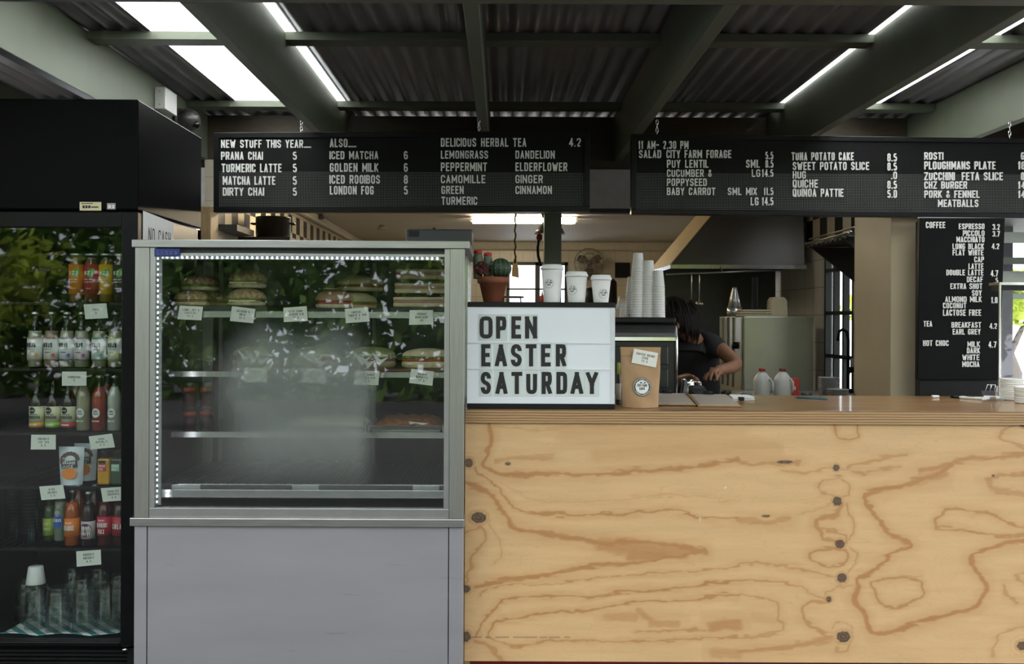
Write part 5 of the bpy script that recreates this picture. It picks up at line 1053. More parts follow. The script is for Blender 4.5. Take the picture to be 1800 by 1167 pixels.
# ================================================================ BEHIND THE WORKTOP
bench = mat('bench_steel', (.30, .30, .30), .4, .8)
tag(MB().box(.15, 1.0, 4.32, 4.86, .89, .93).box(.17, .98, 4.36, 4.84, 0, .89).build('coffee_bench', bench), 'steel bench under the coffee machine behind the worktop', 'bench')
m0, m1 = .40, P(1190, 600, 4.36).x
em = thing('coffee_machine', 'black espresso machine with polished steel hood stacked with paper cups', 'coffee machine', ((m0+m1)/2, 4.36, .93))
MB().box(m0, m1-.004, 4.372, 4.80, .96, 1.262).box(m0+.02, m0+.06, 4.4, 4.45, .93, .96).box(m1-.06, m1-.02, 4.4, 4.45, .93, .96).box(m0+.02, m0+.06, 4.72, 4.77, .93, .96).box(m1-.06, m1-.02, 4.72, 4.77, .93, .96).build('body', mat('machine_black', (.018, .019, .022), .3, noise=.15), em, bevel=.006)
hp = [(4.362+.075*(1-math.cos(a)), 1.262+.082*math.sin(a)) for a in (0, .2, .45, .7, .95, 1.2, 1.4)]
MB().prism([(m0, y, z) for y, z in hp]+[(m0, 4.80, 1.344), (m0, 4.80, 1.262)], (m1-m0-.006, 0, 0)).build('steel_hood', mat('hood_polish', (.50, .51, .54), .16, .95, noise=.1), em)
MB().box(m0-.002, m1+.002, 4.40, 4.81, 1.345, 1.371).build('cup_tray', black_plastic, em, bevel=.006)
MB().tube([(m1, 4.375, .97), (m1, 4.364, 1.2), (m1, 4.366, 1.262), (m1, 4.39, 1.322), (m1, 4.45, 1.346)], .006, 8).build('edge_trim', chrome, em)
MB().box(m0+.05, m1-.04, 4.366, 4.373, 1.15, 1.235).box(m0+.05, m1-.04, 4.366, 4.373, 1.04, 1.13).build('rear_panels', mat('machine_panel', (.045, .047, .055), .2, .3), em, bevel=.004)
PCUP = MB().lathe([(.0300, 0), (.0318, .0015), (.0318, .004), (.0302, .005), (.0225, .078), (.0215, .080), (.001, .0805)], n=24).build('paper_cup', cupw); first = True
for px, n, Y, nm, pit in ((1119.5, 20, 4.50, 'tallest', .0122), (1138.5, 17, 4.49, 'second tallest', .0122), (1158, 13, 4.47, 'shortest', .0122), (1110, 11, 4.62, 'rearmost', .0122)):
    x = (px-CX)*Y/F
    for i in range(n):
        o = PCUP if first else PCUP.copy()
        if not first: COL.objects.link(o)
        first = False; o.location = (x+.00025*i*(1 if px < 1150 else -1), Y, 1.3715+pit*i)
        tag(o, nth(i, n, 'upturned paper cup', ' of the %s stack on the coffee machine' % nm), 'cup', 'cups in the %s coffee machine stack' % nm)
for px, z in ((1091, 0), (1098, 0), (1094, .036)):
    o = TB.copy(); COL.objects.link(o); o.scale = (.50, .50, .62); o.location = ((px-CX)*(4.47 if px != 1098 else 4.55)/F, 4.47 if px != 1098 else 4.55, 1.3715+z)
    tag(o, 'small clear glass on the coffee machine beside the tallest cup stack', 'glass', 'small glasses on the coffee machine')
# payment terminal and milk pitcher near the machine
x = P(1229, 697, 4.12).x
pt = thing('card_terminal', 'dark payment terminal with pale edges on the worktop behind the clipboards', 'card terminal', (x, 4.12, CT))
MB().hexa([(x-.034, 4.06, CT+.001), (x+.034, 4.06, CT+.001), (x+.034, 4.19, CT+.001), (x-.034, 4.19, CT+.001)], [(x-.034, 4.06, CT+.018), (x+.034, 4.06, CT+.018), (x+.034, 4.19, CT+.045), (x-.034, 4.19, CT+.045)]).build('body', mat('terminal_dark', (.03, .03, .035), .3), pt, bevel=.004)
MB().hexa([(x-.026, 4.12, CT+.032), (x+.026, 4.12, CT+.032), (x+.026, 4.18, CT+.0445), (x-.026, 4.18, CT+.0445)], [(x-.026, 4.12, CT+.0335), (x+.026, 4.12, CT+.0335), (x+.026, 4.18, CT+.046), (x-.026, 4.18, CT+.046)]).build('screen', mat('screen_glass', (.05, .055, .07), .1), pt)
MB().box(x-.035, x+.035, 4.058, 4.0605, CT+.004, CT+.008).build('pale_edge', cm((.45, .46, .5), .3), pt)
x = P(1211, 690, 4.60).x
mp_ = thing('milk_pitcher', 'small steel milk pitcher beside the coffee machine', 'pitcher', (x, 4.62, .93))
MB().lathe([(.034, 0), (.040, .02), (.036, .085), (.031, .115), (.034, .135), (.032, .135), (.029, .113), (.034, .08), (.036, .02), (.001, .004)], (x, 4.62, .93), 24).build('steel_body', chrome, mp_)
MB().tube([(x+.033, 4.62, 1.055), (x+.062, 4.62, 1.05), (x+.066, 4.62, 1.0), (x+.039, 4.62, .965)], .004, 8).build('handle', chrome, mp_)
# ---------------------------------------------------------------- the person making coffee
skin = mat('skin', (.24, .115, .068), .5, noise=.08, ns=30, spec=.3)
def skinned(name, verts, edges, m, parent, root=0, sub=2, ofs=Vector()):
    me = bpy.data.meshes.new(name); me.from_pydata([tuple(Vector(v[:3])-ofs) for v in verts], edges, []); me.materials.append(m)
    o = bpy.data.objects.new(name, me); COL.objects.link(o)
    if parent: o.parent = parent
    sk = o.modifiers.new('skin', 'SKIN'); sk.use_smooth_shade = True
    for i, v in enumerate(verts):
        d = me.skin_vertices[0].data[i]; d.radius = (v[3], v[4] if len(v) > 4 else v[3]); d.use_root = (i == root)
    sb = o.modifiers.new('sub', 'SUBSURF'); sb.levels = sub; sb.render_levels = sub
    return o
po = Vector((1.08, 5.30, 0))
per = thing('person', 'person in black t-shirt bending over behind the coffee machine, dark hair hiding the face', 'person', po)
V = []; E = []
def ch(pts, start=None):
    prev = start
    for p in pts:
        V.append(p); i = len(V)-1
        if prev is not None: E.append((prev, i))
        prev = i
    return prev
pel = ch([(1.10, 5.34, .90, .135, .10)])
wst = ch([(1.09, 5.28, 1.02, .115, .085)], pel); chs = ch([(1.06, 5.14, 1.17, .125, .095)], wst); nb = ch([(1.025, 5.03, 1.265, .06, .06)], chs)
hd = ch([(.985, 4.985, 1.31, .045), (.945, 4.945, 1.335, .07, .08), (.915, 4.92, 1.36, .075, .085), (.895, 4.91, 1.395, .055, .065)], nb)
sR = ch([(1.135, 5.07, 1.245, .052)], chs); eR = ch([(1.19, 4.97, 1.19, .043), (1.238, 4.86, 1.125, .036), (1.17, 4.79, 1.11, .033), (1.105, 4.735, 1.105, .024)], sR)
pa = ch([(1.075, 4.70, 1.10, .026, .016)], eR)
for k, (dx, dy, L) in enumerate(((-.030, .012, .8), (-.026, -.008, 1.), (-.014, -.020, 1.05), (.004, -.024, .95))):
    b = Vector((1.075+dx*.7, 4.70+dy*.7, 1.094)); ch([(b.x, b.y, b.z, .0088), (b.x+dx*.8*L, b.y+dy*.8*L, b.z-.018, .008), (b.x+dx*1.0*L, b.y+dy*1.0*L, b.z-.040, .0072)], pa)
ch([(1.098, 4.685, 1.088, .010), (1.082, 4.672, 1.066, .0085), (1.068, 4.668, 1.052, .0075)], eR)
sL = ch([(.945, 5.11, 1.215, .052)], chs); eL = ch([(.90, 5.06, 1.11, .043), (.875, 4.99, 1.01, .036), (.915, 4.90, 1.035, .031), (.955, 4.81, 1.06, .024)], sL); pb = ch([(.975, 4.775, 1.062, .026, .016)], eL)
for k in range(4): ch([(.985+.006*k, 4.755-.004*k+.012*(k-1.5), 1.060, .0085), (1.0+.004*k, 4.74+.012*(k-1.5), 1.045, .0078), (1.002, 4.732+.012*(k-1.5), 1.027, .007)], pb)
ch([(.965, 4.752, 1.075, .0095), (.985, 4.738, 1.07, .008)], pb)
for s, sx in ((1, 1.19), (-1, 1.0)): ch([(sx, 5.36, .80, .085), (sx+.005*s, 5.34, .47, .058), (sx, 5.38, .12, .042), (sx, 5.33, .045, .045, .035), (sx, 5.24, .035, .038, .026)], pel)
skinned('body', V, E, skin, per, 0, 2, po)
V = []; E = []
p0 = ch([(1.10, 5.34, .84, .185, .155)]); p1 = ch([(1.09, 5.275, 1.02, .162, .132)], p0); p2 = ch([(1.06, 5.135, 1.175, .158, .128)], p1); ch([(1.036, 5.062, 1.240, .10, .095), (1.024, 5.03, 1.262, .078, .076)], p2)
q = ch([(1.14, 5.07, 1.245, .074)], p2); ch([(1.192, 4.965, 1.185, .068)], q); q = ch([(.94, 5.11, 1.215, .070)], p2); ch([(.905, 5.065, 1.12, .056)], q)
skinned('t_shirt', V, E, mat('black_cotton', (.010, .010, .012), .85, noise=.2), per, 0, 2, po)
V = []; E = []
p0 = ch([(1.10, 5.34, .90, .165, .135)])
for s, sx in ((1, 1.19), (-1, 1.0)): ch([(sx, 5.36, .78, .098), (sx+.005*s, 5.34, .47, .070), (sx, 5.38, .10, .056)], p0)
skinned('trousers', V, E, mat('black_denim', (.012, .012, .014), .8), per, 0, 1, po)
hr = MB(); hc = Vector((.905, 4.925, 1.385))
hr.ball(hc+Vector((.012, .02, .012)), .088, .098, .086, 20, lambda d: 1+.04*math.sin(9*math.atan2(d[0], d[1])))
for k in range(110):
    a = random.uniform(-1.2, 2.2); st_ = hc+Vector((.082*math.cos(a)+.01, -.03-.05*abs(math.sin(a)), .03+.05*random.random())); L = random.uniform(.10, .19)
    hr.tube([st_, st_+Vector((.025*math.cos(a)+.012, -.02, -L*.35)), st_+Vector((.018*math.cos(a)+.022, -.022, -L*.7)), st_+Vector((.03, -.012, -L))], [.007, .008, .006, .002], 5)
hr.build('hair', mat('dark_hair', (.007, .005, .004), .7, noise=.4, ns=60, spec=.2), per)
fc = MB()   # face looking down towards the machine
for dx, dz in ((-.024, .0), (.024, .0)): fc.ball((.915+dx, 4.842, 1.352+dz), .011, .008, .008, 10)
fc.build('eyes', cm((.12, .08, .06), .3), per)
MB().ball((.915, 4.832, 1.33), .012, .016, .02, 10).build('nose', skin, per); MB().ball((.917, 4.846, 1.298), .022, .008, .007, 10).build('mouth', cm((.25, .09, .07), .4), per)
for dx in (-.073, .075): MB().ball((.917+dx, 4.93, 1.345), .010, .018, .028, 10).build('ear', skin, per)
# ---------------------------------------------------------------- kitchen right side
tag(MB().box(1.30, 2.27, 5.28, 6.06, .86, .90).box(1.32, 2.25, 5.32, 6.0, 0, .86).build('kitchen_bench', bench), 'steel kitchen bench under the side kitchen window', 'bench')
ov = thing('combi_oven', 'boxy stainless oven with black knobs at the far end of the kitchen bench', 'oven', (1.83, 6.12, 0))
ovm = mat('oven_steel', (.42, .43, .37), .30, .85, noise=.12, ns=3)
MB().box(1.60, 2.06, 6.12, 6.82, .08, 1.385).build('housing', ovm, ov, bevel=.004); MB().box(1.62, 2.04, 6.15, 6.79, 0, .08).build('plinth', black_plastic, ov)
for y, w, m_ in ((6.16, .035, ovm), (6.40, .05, ovm), (6.55, .06, bench), (6.70, .05, ovm)): MB().box(1.588, 1.60, y, y+w, .9, 1.38).build('door_strip', m_, ov, bevel=.002)
for z in (1.19, 1.055): MB().tube([(1.60, 6.30, z), (1.565, 6.30, z)], .024, 14).build('knob', black_plastic, ov)
hd_ = thing('range_hood', 'large dark stainless range hood over the cooking corner', 'range hood', (1.76, 7.4, 1.75))
hm = mat('hood_steel', (.17, .165, .16), .38, .85, noise=.12, ns=3)
b4 = [(1.26, 6.9, 1.77), (2.25, 6.9, 1.77), (2.25, 7.9, 1.77), (1.26, 7.9, 1.77)]; t4 = [(1.75, 6.95, 2.355), (2.25, 6.95, 2.355), (2.25, 7.9, 2.355), (1.75, 7.9, 2.355)]
MB().hexa(b4, t4).build('canopy', hm, hd_); q4 = [(1.258, 6.9, 1.772), (1.258, 7.9, 1.772), (1.748, 7.9, 2.355), (1.748, 6.95, 2.355)]; MB().hexa(q4, [(x-.006, y, z+.004) for x, y, z in q4]).build('side_panel', mat('hood_warm_lit', (.62, .50, .30), .45, noise=.06), hd_); MB().box(1.25, 2.26, 6.89, 6.905, 1.742, 1.772).box(1.25, 1.265, 6.905, 7.9, 1.742, 1.772).build('rim', mat('hood_rim', (.5, .5, .5), .25, .9), hd_)  # slab on the hood's left face: warm lamp light put into its colour
tag(MB().box(1.30, 2.27, 7.7, 7.74, 0, 1.77).build('splash_panel', mat('splash_steel', (.10, .10, .10), .4, .8)), 'dark steel splash panel under the range hood', 'wall panel')
tag(MB().tube([(1.18, 6.66, 1.685), (2.1, 6.95, 1.74)], .007, 8).tube([(1.62, 6.80, 1.715), (1.62, 6.90, 1.76)], .004, 6).tube([(2.05, 6.93, 1.737), (2.05, 6.90, 1.76)], .004, 6).build('utensil_rail', steel), 'thin steel rail hung with ladles in front of the range hood rim', 'rail')
for px, y0, y1, r, lab in ((1214.5, 484, 548, 8.5, 'ladle with the lowest bowl hanging from the kitchen rail'), (1228, 484, 538, 7, 'ladle with the higher bowl hanging from the kitchen rail')):
    Yl = 6.66+.29*(((px-CX)*6.7/F)-1.18)/.92; k = Yl/F; x = (px-CX)*k; z1 = 1.69; z0 = ZC-(y1-CY)*k
    t = thing('ladle', lab, 'ladle', (x, Yl-.012, z0), 'ladles on the kitchen rail')
    MB().tube([(x, Yl-.004, z1+.012), (x, Yl-.016, z1+.012), (x, Yl-.018, z1-.02), (x, Yl-.02, z0+r*k)], .0045, 6).build('handle', chrome, t); MB().ball((x, Yl-.03, z0+r*k*.8), r*k, r*k, r*k*.8, 16).build('bowl', mat('ladle_steel', (.5, .45, .35), .2, .9), t)
k = 6.2/F; x = (1299-CX)*k
tag(MB().lathe([(.042, 0), (.030, .06), (.016, .12), (.012, .135), (.001, .136)], (x, 6.32, 1.45), 28, wob=lambda a, z: 1+.06*math.cos(14*a)).lathe([(.05, 0), (.05, .062)], (x, 6.32, 1.386), 18).build('conical_strainer', mat('strainer_steel', (.5, .5, .5), .3, .8)), 'ribbed conical steel strainer standing on the oven', 'strainer')
tag(MB().box((1337-CX)*k, (1347-CX)*k, 6.40, 6.43, 1.386, 1.66).build('chopping_board', black_plastic, bevel=.006), 'narrow black board standing on the oven between strainer and boxes', 'board')
foam = mat('foam_cream', (.50, .43, .30), .7, noise=.05)
for i in range(3): tag(MB().box((1298+2*i-CX)*k, (1352-CX)*k, 6.16, 6.30, 1.386+.016*i, 1.399+.016*i).build('foam_tray', foam, bevel=.004), ['bottom', 'middle', 'top'][i]+' cream foam tray of the pile on the oven', 'tray', 'foam trays on the oven')
tag(MB().prism([((1353-CX)*k, 6.18, 1.386), ((1383-CX)*k, 6.18, 1.386), ((1382-CX)*k, 6.18, 1.492), ((1377-CX)*k, 6.18, 1.515), ((1358-CX)*k, 6.18, 1.515), ((1354-CX)*k, 6.18, 1.49)], (0, .10, 0)).build('takeaway_box', foam, bevel=.003), 'cream takeaway box standing on the oven beside foam trays', 'box')
jugm = mat('milk_plastic', (.55, .55, .53), .35, noise=.05)
for px, c, lab in ((1340, (.45, .06, .05), 'white plastic milk jug with red cap on the kitchen bench'), (1376, (.16, .05, .04), 'white plastic milk jug with dark cap next to the red carton')):
    Yj = 5.45; x = (px-CX)*Yj/F; t = thing('milk_jug', lab, 'jug', (x, Yj, .90), 'milk jugs on the kitchen bench')
    MB().lathe([(.047, 0), (.050, .01), (.050, .105), (.044, .125), (.026, .150), (.017, .156), (.017, .163)], (x, Yj, .9), 24, sy=.9).build('bottle_body', jugm, t); MB().lathe([(.020, .162), (.020, .178), (.018, .180)], (x, Yj, .9), 16).build('cap', cm(c), t)
    MB().tube([(x+.03, Yj-.045, 1.02), (x+.045, Yj-.052, 1.0), (x+.047, Yj-.052, .96), (x+.044, Yj-.044, .94)], .007, 8).build('handle', jugm, t)
x = (1398-CX)*5.55/F; rc = MB().box(x-.026, x+.026, 5.55, 5.61, .901, 1.012).build('carton', cm((.50, .03, .02), .5), bevel=.002); tag(rc, 'small red carton beside the milk jugs', 'carton'); MB().box(x-.012, x+.004, 5.548, 5.55, .945, .965).build('print', cm(W_), rc)
PL = MB().lathe([(.035, 0), (.038, .003), (.062, .011), (.063, .013), (.060, .0128), (.036, .005), (.001, .0045)], n=28).build('saucer', mat('stoneware', (.36, .35, .35), .35)); first = True
for px, Yp, n, nm in ((1457.5, 5.50, 14, 'taller'), (1473, 5.36, 7, 'shorter')):
    for i in range(n):
        o = PL if first else PL.copy()
        if not first: COL.objects.link(o)
        first = False; o.location = ((px-CX)*Yp/F, Yp, .9005+.0085*i); tag(o, nth(i, n, 'grey plate', ' of the %s plate stack by the window' % nm), 'plate', 'plates in the %s stack' % nm)
for px, c, nm in ((1296, (.05, .05, .05), 'black'), (1312, (.30, .30, .30), 'grey'), (1418, (.10, .10, .10), 'charcoal')):
    x = (px-CX)*5.42/F if px > 1310 else 1.33; Yq = 5.42 if px > 1310 else 5.5; tag(MB().lathe([(.022, 0), (.033, .03), (.035, .042), (.031, .042), (.02, .006), (.001, .005)], (x, Yq, .9005), 20).build('bowl', cm(c, .35)), '%s small bowl on the kitchen bench' % nm, 'bowl')
tp = thing('sink_tap', 'black gooseneck tap in front of the side kitchen window', 'tap', (2.215, 5.93, .90)); MB().tube([(2.215, 5.93, .90), (2.215, 5.93, 1.24), (2.205, 5.93, 1.29), (2.18, 5.93, 1.305), (2.155, 5.93, 1.29), (2.148, 5.93, 1.23)], .010, 10).build('spout', black_plastic, tp); MB().box(2.19, 2.24, 5.905, 5.955, .9, .925).build('tap_base', black_plastic, tp)
for yy, lab in ((5.98, 'white double wall socket with black plug nearer the window'), (5.66, 'white double wall socket with black plug nearer the cream wall end')):
    t = thing('wall_socket', lab, 'socket', (2.27, yy, 1.03), 'wall sockets'); MB().box(2.262, 2.2995, yy-.045, yy+.045, 1.035, 1.115).build('socket_box', white_plastic, t, bevel=.006); MB().box(2.235, 2.262, yy-.03, yy+.012, 1.025, 1.062).build('plug', black_plastic, t, bevel=.005); MB().tube([(2.24, yy-.01, 1.03), (2.225, yy-.012, .98), (2.225, yy-.01, .905)], .005, 6).build('cord', black_plastic, t)
tag(MB().box(2.275, 2.2995, 5.70, 5.80, 1.195, 1.262).build('switch_box', white_plastic, bevel=.004), 'plain white switch box on the tiles above the sockets', 'switch')
sd = thing('soap_dispenser', 'clear soap dispenser on the tiled wall above the switch box', 'dispenser', (2.25, 5.7, 1.42)); MB().box(2.235, 2.2995, 5.63, 5.73, 1.43, 1.545).build('tank', cm((.42, .41, .36), .2), sd, bevel=.008); MB().box(2.245, 2.2995, 5.645, 5.715, 1.40, 1.43).build('push_bar', cm((.3, .3, .28), .3), sd, bevel=.004)
ws = thing('dish_shelf', 'dark steel dish shelf on brackets over the side kitchen window', 'shelf', (2.15, 5.7, 1.84))
sm_ = mat('shelf_dark', (.07, .07, .07), .4, .7)
MB().grid(lambda u, v: (1.99+.308*u, 5.32+.78*v, 1.842+.008*math.sin(v*60)), 2, 80).build('corrugated_plate', sm_, ws, solid=.003)
MB().tube([(1.985, 5.32, 1.862), (1.985, 6.10, 1.862)], .008, 8).tube([(2.02, 5.32, 1.895), (2.02, 6.10, 1.895)], .006, 8).build('front_rails', mat('rail_bronze', (.35, .30, .22), .3, .8), ws)
for y in (5.42, 6.0): MB().prism([(2.0, y, 1.832), (2.296, y, 1.832), (2.296, y, 1.60)], (0, .012, 0)).build('bracket', sm_, ws)
for y, r, lab in ((5.60, .06, 'shiny steel bowl on the dish shelf'), (5.85, .05, 'second shiny steel bowl on the dish shelf, nearer the oven')): tag(MB().lathe([(r*.5, 0), (r, .04), (r*1.03, .042), (r*.95, .04), (.001, .006)], (2.15, y, 1.854), 20).build('steel_bowl', chrome), lab, 'bowl', 'steel bowls on the dish shelf')
# ---------------------------------------------------------------- back of the kitchen
lt = thing('ceiling_light', 'long lit fluorescent ceiling light at the back of the kitchen', 'ceiling light', (.2, 9.05, 2.36))
MB().box(-.29, .71, 8.98, 9.14, 2.30, 2.352).build('diffuser', mat('lit_diffuser', (1, .95, .8), .5, emit=17, ecol=(1., .84, .58)), lt, bevel=.012); MB().box(-.31, .73, 8.97, 9.15, 2.348, 2.3595).build('base_tray', white_plastic, lt); MB().box(-.31, -.29, 8.98, 9.14, 2.298, 2.352).build('end_cap', white_plastic, lt); MB().box(.71, .73, 8.98, 9.14, 2.298, 2.352).build('end_cap', white_plastic, lt)
fill_light = thing('ceiling_light', 'added unseen ceiling light brightening the kitchen wall and ceiling', 'ceiling light', (-.9, 7.05, 2.36))  # extra fixture out of view, added to brighten the left kitchen wall and ceiling
MB().box(-1.5, -.5, 6.98, 7.14, 2.30, 2.352).build('diffuser', mat('lit_diffuser', (1, .95, .8)), fill_light, bevel=.012); MB().box(-1.52, -.48, 6.97, 7.15, 2.348, 2.3595).build('base_tray', white_plastic, fill_light)
for px, py, Y, r, lab, nm in ((564, 379, 8.9, .035, 'dark ceiling sensor just under the NEW STUFF menu board', 'ceiling_sensor'), (671, 398, 9.9, .05, 'grey domed smoke detector on the kitchen ceiling', 'smoke_detector'), (763, 401, 10.2, .028, 'small dark ceiling sprinkler above the black till box', 'sprinkler')):
    x = P(px, py, Y).x; h = 2.359-P(px, py+6, Y).z; tag(MB().lathe([(.001, -h), (r*.7, -h), (r, -h*.6), (r*.6, -h*.45), (r*.5, 0)], (x, Y, 2.3595), 18).build(nm, cm((.05, .045, .04) if nm != 'smoke_detector' else (.25, .23, .2), .4)), lab, 'ceiling fitting')
x, z = P(636, 414, 11.8).x, P(636, 414, 11.8).z; tag(MB().lathe([(.035, 0), (.05, .04), (.05, .08), (.03, .11)], (x, 11.86, z-.05), 18).box(x-.03, x+.03, 11.86, 11.928, z-.01, z+.02).build('wall_lamp', cm((.60, .48, .28), .3)), 'small cream wall lamp in the far corner of the kitchen above the display case', 'lamp')
fn_ = thing('wall_fan', 'round caged wall fan on the tiled back wall', 'fan', (1.09, 11.7, 1.9))
fc_ = P(1036, 463, 11.6); fr = MB()
for q, yy in ((1, 0), (.97, -.05), (.97, .05), (.66, -.075), (.33, -.085), (.66, .06)): fr.tube([(fc_.x+.19*q*math.cos(a*PI/14), fc_.y+yy, fc_.z+.19*q*math.sin(a*PI/14)) for a in range(28)], .004, 5, True)
for a in range(20): c, s = math.cos(a*PI/10), math.sin(a*PI/10); fr.tube([(fc_.x+.03*c, fc_.y-.09, fc_.z+.03*s), (fc_.x+.13*c, fc_.y-.075, fc_.z+.13*s), (fc_.x+.19*c, fc_.y, fc_.z+.19*s)], .0022, 4)
fr.build('cage', cm((.22, .18, .12), .4), fn_)
for a in range(3):
    A = a*2.094+.5; R = Matrix.Rotation(-A, 3, 'Y'); MB().add([Vector(fc_)+R@Vector(p) for p in ((.02, 0, -.02), (.09, -.02, -.055), (.165, -.02, -.02), (.16, .02, .05), (.08, .02, .05), (.02, 0, .02))], [(0, 1, 2, 3, 4, 5)]).build('blade', cm((.10, .08, .06), .5), fn_, solid=.003)
MB().ball((fc_.x, fc_.y+.05, fc_.z), .05, .08, .05, 14).box(fc_.x-.03, fc_.x+.03, fc_.y+.1, 11.995, fc_.z-.16, fc_.z-.04).tube([(fc_.x, fc_.y+.1, fc_.z-.1), (fc_.x, fc_.y+.1, fc_.z)], .015, 8).build('motor', cm((.14, .11, .08), .5), fn_)
q0, q1 = P(1081, 488, 11.99), P(1107, 462, 11.99); tag(MB().box(q0.x, q1.x, 11.97, 11.999, q0.z, q1.z).box((q0.x+q1.x)/2-.004, (q0.x+q1.x)/2+.004, 11.962, 11.971, q0.z, q1.z).box(q0.x, q1.x, 11.962, 11.971, (q0.z+q1.z)/2-.004, (q0.z+q1.z)/2+.004).build('wall_vent', black_plastic), 'square black four-pane vent on the tiled back wall', 'vent')
us = thing('shelving_unit', 'grey shelving unit standing in the middle of the kitchen', 'shelving', (.7, 8.2, 0)); MB().box(-.3, 1.7, 8.0, 8.4, 1.46, 1.49).box(-.3, 1.7, 8.0, 8.4, .9, .93).build('boards', bench, us)
for x in (-.28, 1.66): MB().box(x, x+.03, 8.02, 8.05, 0, 1.46).box(x, x+.03, 8.35, 8.38, 0, 1.46).build('leg', bench, us)
x = (1037-CX)*8.15/F; tag(MB().lathe([(.07, 0), (.085, .03), (.085, .12), (.06, .15), (.001, .155)], (x, 8.15, 1.4905), 22).build('black_pot', cm((.008, .008, .008), .4)), 'rounded black pot on the shelving behind the middle takeaway cup', 'pot')
x = (1073-CX)*8.2/F; tag(MB().lathe([(.055, 0), (.06, .03), (.055, .20), (.03, .23), (.001, .235)], (x, 8.2, 1.4905), 20).build('black_canister', cm((.010, .009, .008), .45)), 'tall black canister on the shelving behind the shortest takeaway cup', 'canister')
x = (953-CX)*8.1/F; sb_ = thing('squeeze_bottle', 'small red squeeze bottle on the shelving beside the tallest takeaway cup', 'bottle', (x, 8.1, 1.4905)); MB().lathe([(.026, 0), (.027, .05), (.02, .075), (.008, .08)], (x, 8.1, 1.4905), 18).build('bottle_body', cm((.25, .012, .012), .4), sb_); MB().lathe([(.008, .08), (.003, .12)], (x, 8.1, 1.4905), 10).build('nozzle', cm((.04, .01, .01)), sb_)
x = (900-CX)*8.1/F; ck = thing('cake_stand', 'black round-topped stand on the shelving behind the cactus', 'stand', (x, 8.1, 1.4905)); MB().lathe([(.10, .055), (.105, .062), (.10, .07), (.001, .07)], (x, 8.1, 1.4905), 24).build('round_top', black_plastic, ck)
for dx in (-.08, .08): MB().tube([(x+dx, 8.08, 1.4905), (x+dx*.9, 8.08, 1.548)], .006, 6).build('leg', black_plastic, ck)
x = (905-CX)*8.6/F; hc_ = thing('hanging_rope', 'dark twisted rope with tan paper tag hanging from the kitchen ceiling', 'rope', (x, 8.6, 2.36)); MB().tube([(x+.006*math.sin(i*1.9), 8.6+.006*math.cos(i*1.9), 2.359-i*.03) for i in range(17)], .009, 6).build('rope', cm((.05, .04, .02), .9), hc_)
a = P(905, 456, 8.6); MB().prism([(x-.015, 8.60, a.z), (x+.015, 8.60, a.z), (x+.032, 8.60, a.z-.09), (x+.036, 8.60, a.z-.17), (x-.03, 8.60, a.z-.155), (x-.028, 8.60, a.z-.08)], (0, .012, 0)).build('paper_tag', cm((.30, .23, .12), .7), hc_)
cl = thing('clamp_lamp', 'angled lamp with grey shade and black cable clamped behind the green post', 'lamp', (.30, 5.98, 1.9))
sx, sz = P(967, 396, 5.98).x, P(967, 396, 5.98).z; MB().lathe([(.10, -.055), (.085, -.02), (.04, .03), (.03, .06), (.001, .062)], (sx, 6.02, sz), 24).build('shade', cm((.20, .19, .17), .4, metal=.4), cl)
MB().tube([(sx-.06, 5.96, sz+.12), (sx-.04, 5.97, sz+.05), (sx-.02, 5.99, sz+.05)], .012, 8).tube([P(947, 420, 5.95), P(945, 435, 5.95), P(946, 450, 5.95), P(951, 468, 5.95)], .009, 8).build('cable', black_plastic, cl); MB().ball(P(948, 417, 5.95), .022, .022, .025, 12).build('red_switch', cm((.22, .03, .02), .4), cl)
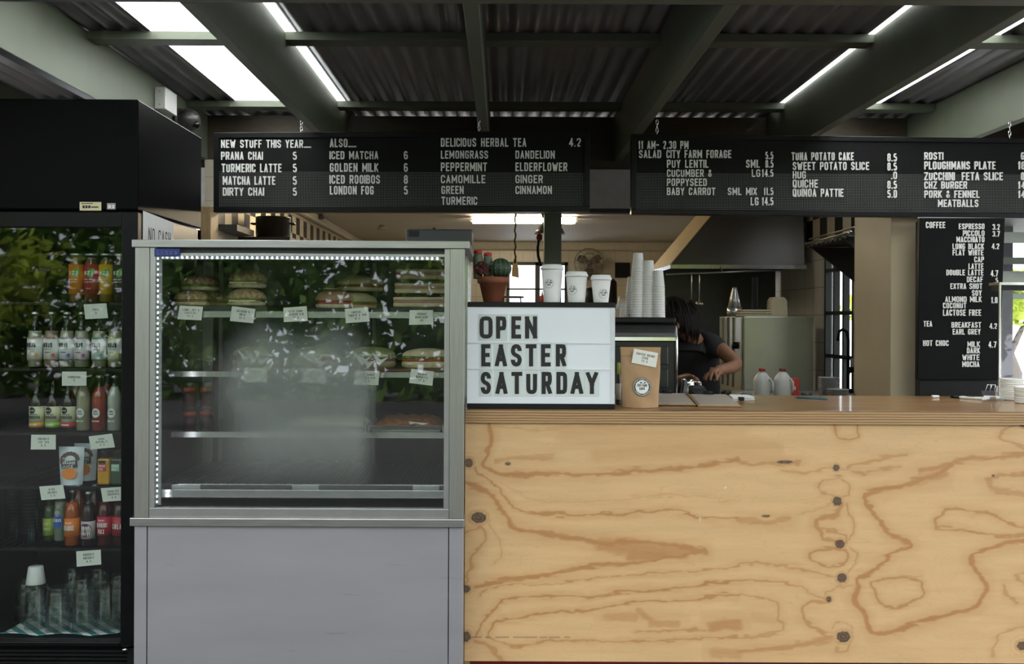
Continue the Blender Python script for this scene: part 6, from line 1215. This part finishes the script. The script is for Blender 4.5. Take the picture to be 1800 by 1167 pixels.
# left kitchen wall
tag(MB().box(-1.815, -1.70, 5.95, 6.36, 1.92, 1.96).build('wall_shelf', sm_), 'narrow dark shelf on the kitchen wall beside the fridge', 'shelf')
tag(MB().box(-1.815, -1.46, 6.38, 8.2, 1.88, 1.92).build('wall_shelf', sm_), 'deeper dark shelf under the big stock pot on the kitchen wall', 'shelf')
x = (480-CX)*6.6/F; pp = thing('stock_pot', 'large dark stock pot on the kitchen wall shelf behind the display case', 'pot', (x, 6.6, 1.9205)); MB().lathe([(.115, 0), (.122, .01), (.122, .15), (.125, .155), (.118, .155), (.1, .15), (.001, .15)], (x, 6.6, 1.9205), 30).build('pot_body', mat('dark_pot', (.045, .04, .035), .3, .6), pp)
for dx in (-1, 1): MB().tube([(x+dx*.12, 6.57, 2.03), (x+dx*.15, 6.57, 2.03), (x+dx*.15, 6.63, 2.03), (x+dx*.12, 6.63, 2.03)], .007, 6).build('handle', black_plastic, pp)
for px, Y, h, nm in ((521, 7.6, .06, 'flat black lidded pan'), (538, 8.0, .05, 'small black pan')): tag(MB().lathe([(.09, 0), (.1, .01), (.1, h), (.001, h+.005)], ((px-CX)*Y/F-.02, Y, 1.9205), 22).build('pan', black_plastic), nm+' on the deeper kitchen wall shelf beyond the stock pot', 'pan')
# till box on the display case
x0, x1 = X(713, 3.9), X(829, 3.9); zl = Z(424, DY)
tl = thing('till_box', 'dark grey till box standing on the display case lid', 'till', ((x0+x1)/2, 3.9, zl)); MB().box(x0, x1, 3.9, 4.12, zl+.0005, 1.7375).build('housing', mat('till_grey', (.035, .038, .04), .45), tl, bevel=.006); MB().box(x0+.012, x0+.055, 3.897, 3.901, zl+.06, 1.730).build('panel', black_plastic, tl)
# security camera and junction box on the rafter
jb = thing('junction_box', 'white junction box on the pale green rafter above the fridge', 'junction box', (-1.83, 5.2, 2.5)); bx_ = -1.885
MB().box(bx_, bx_+.06, 5.02, 5.20, 2.49, 2.61).build('box', white_plastic, jb, bevel=.004)
for z in (2.515, 2.585): MB().tube([(bx_+.03, 5.021, z), (bx_+.03, 5.018, z)], .004, 8).build('screw', cm((.4, .4, .4), .3), jb)
cc = thing('security_camera', 'dark dome security camera on the rafter beside the junction box', 'security camera', (bx_+.06, 5.38, 2.45)); MB().lathe([(.055, 0), (.06, .01), (.06, .03)], (bx_+.062, 5.36, 2.50), 20).build('mount', cm((.05, .045, .04), .4), cc) if False else None
MB().ball((bx_+.07, 5.36, 2.50), .068, .085, .068, 20).tube([(bx_+.001, 5.36, 2.50), (bx_+.03, 5.36, 2.50)], .07, 20).build('dome', cm((.055, .05, .045), .35), cc); MB().ball((bx_+.122, 5.33, 2.47), .022, .022, .022, 12).build('lens', cm((.01, .01, .012), .1), cc)
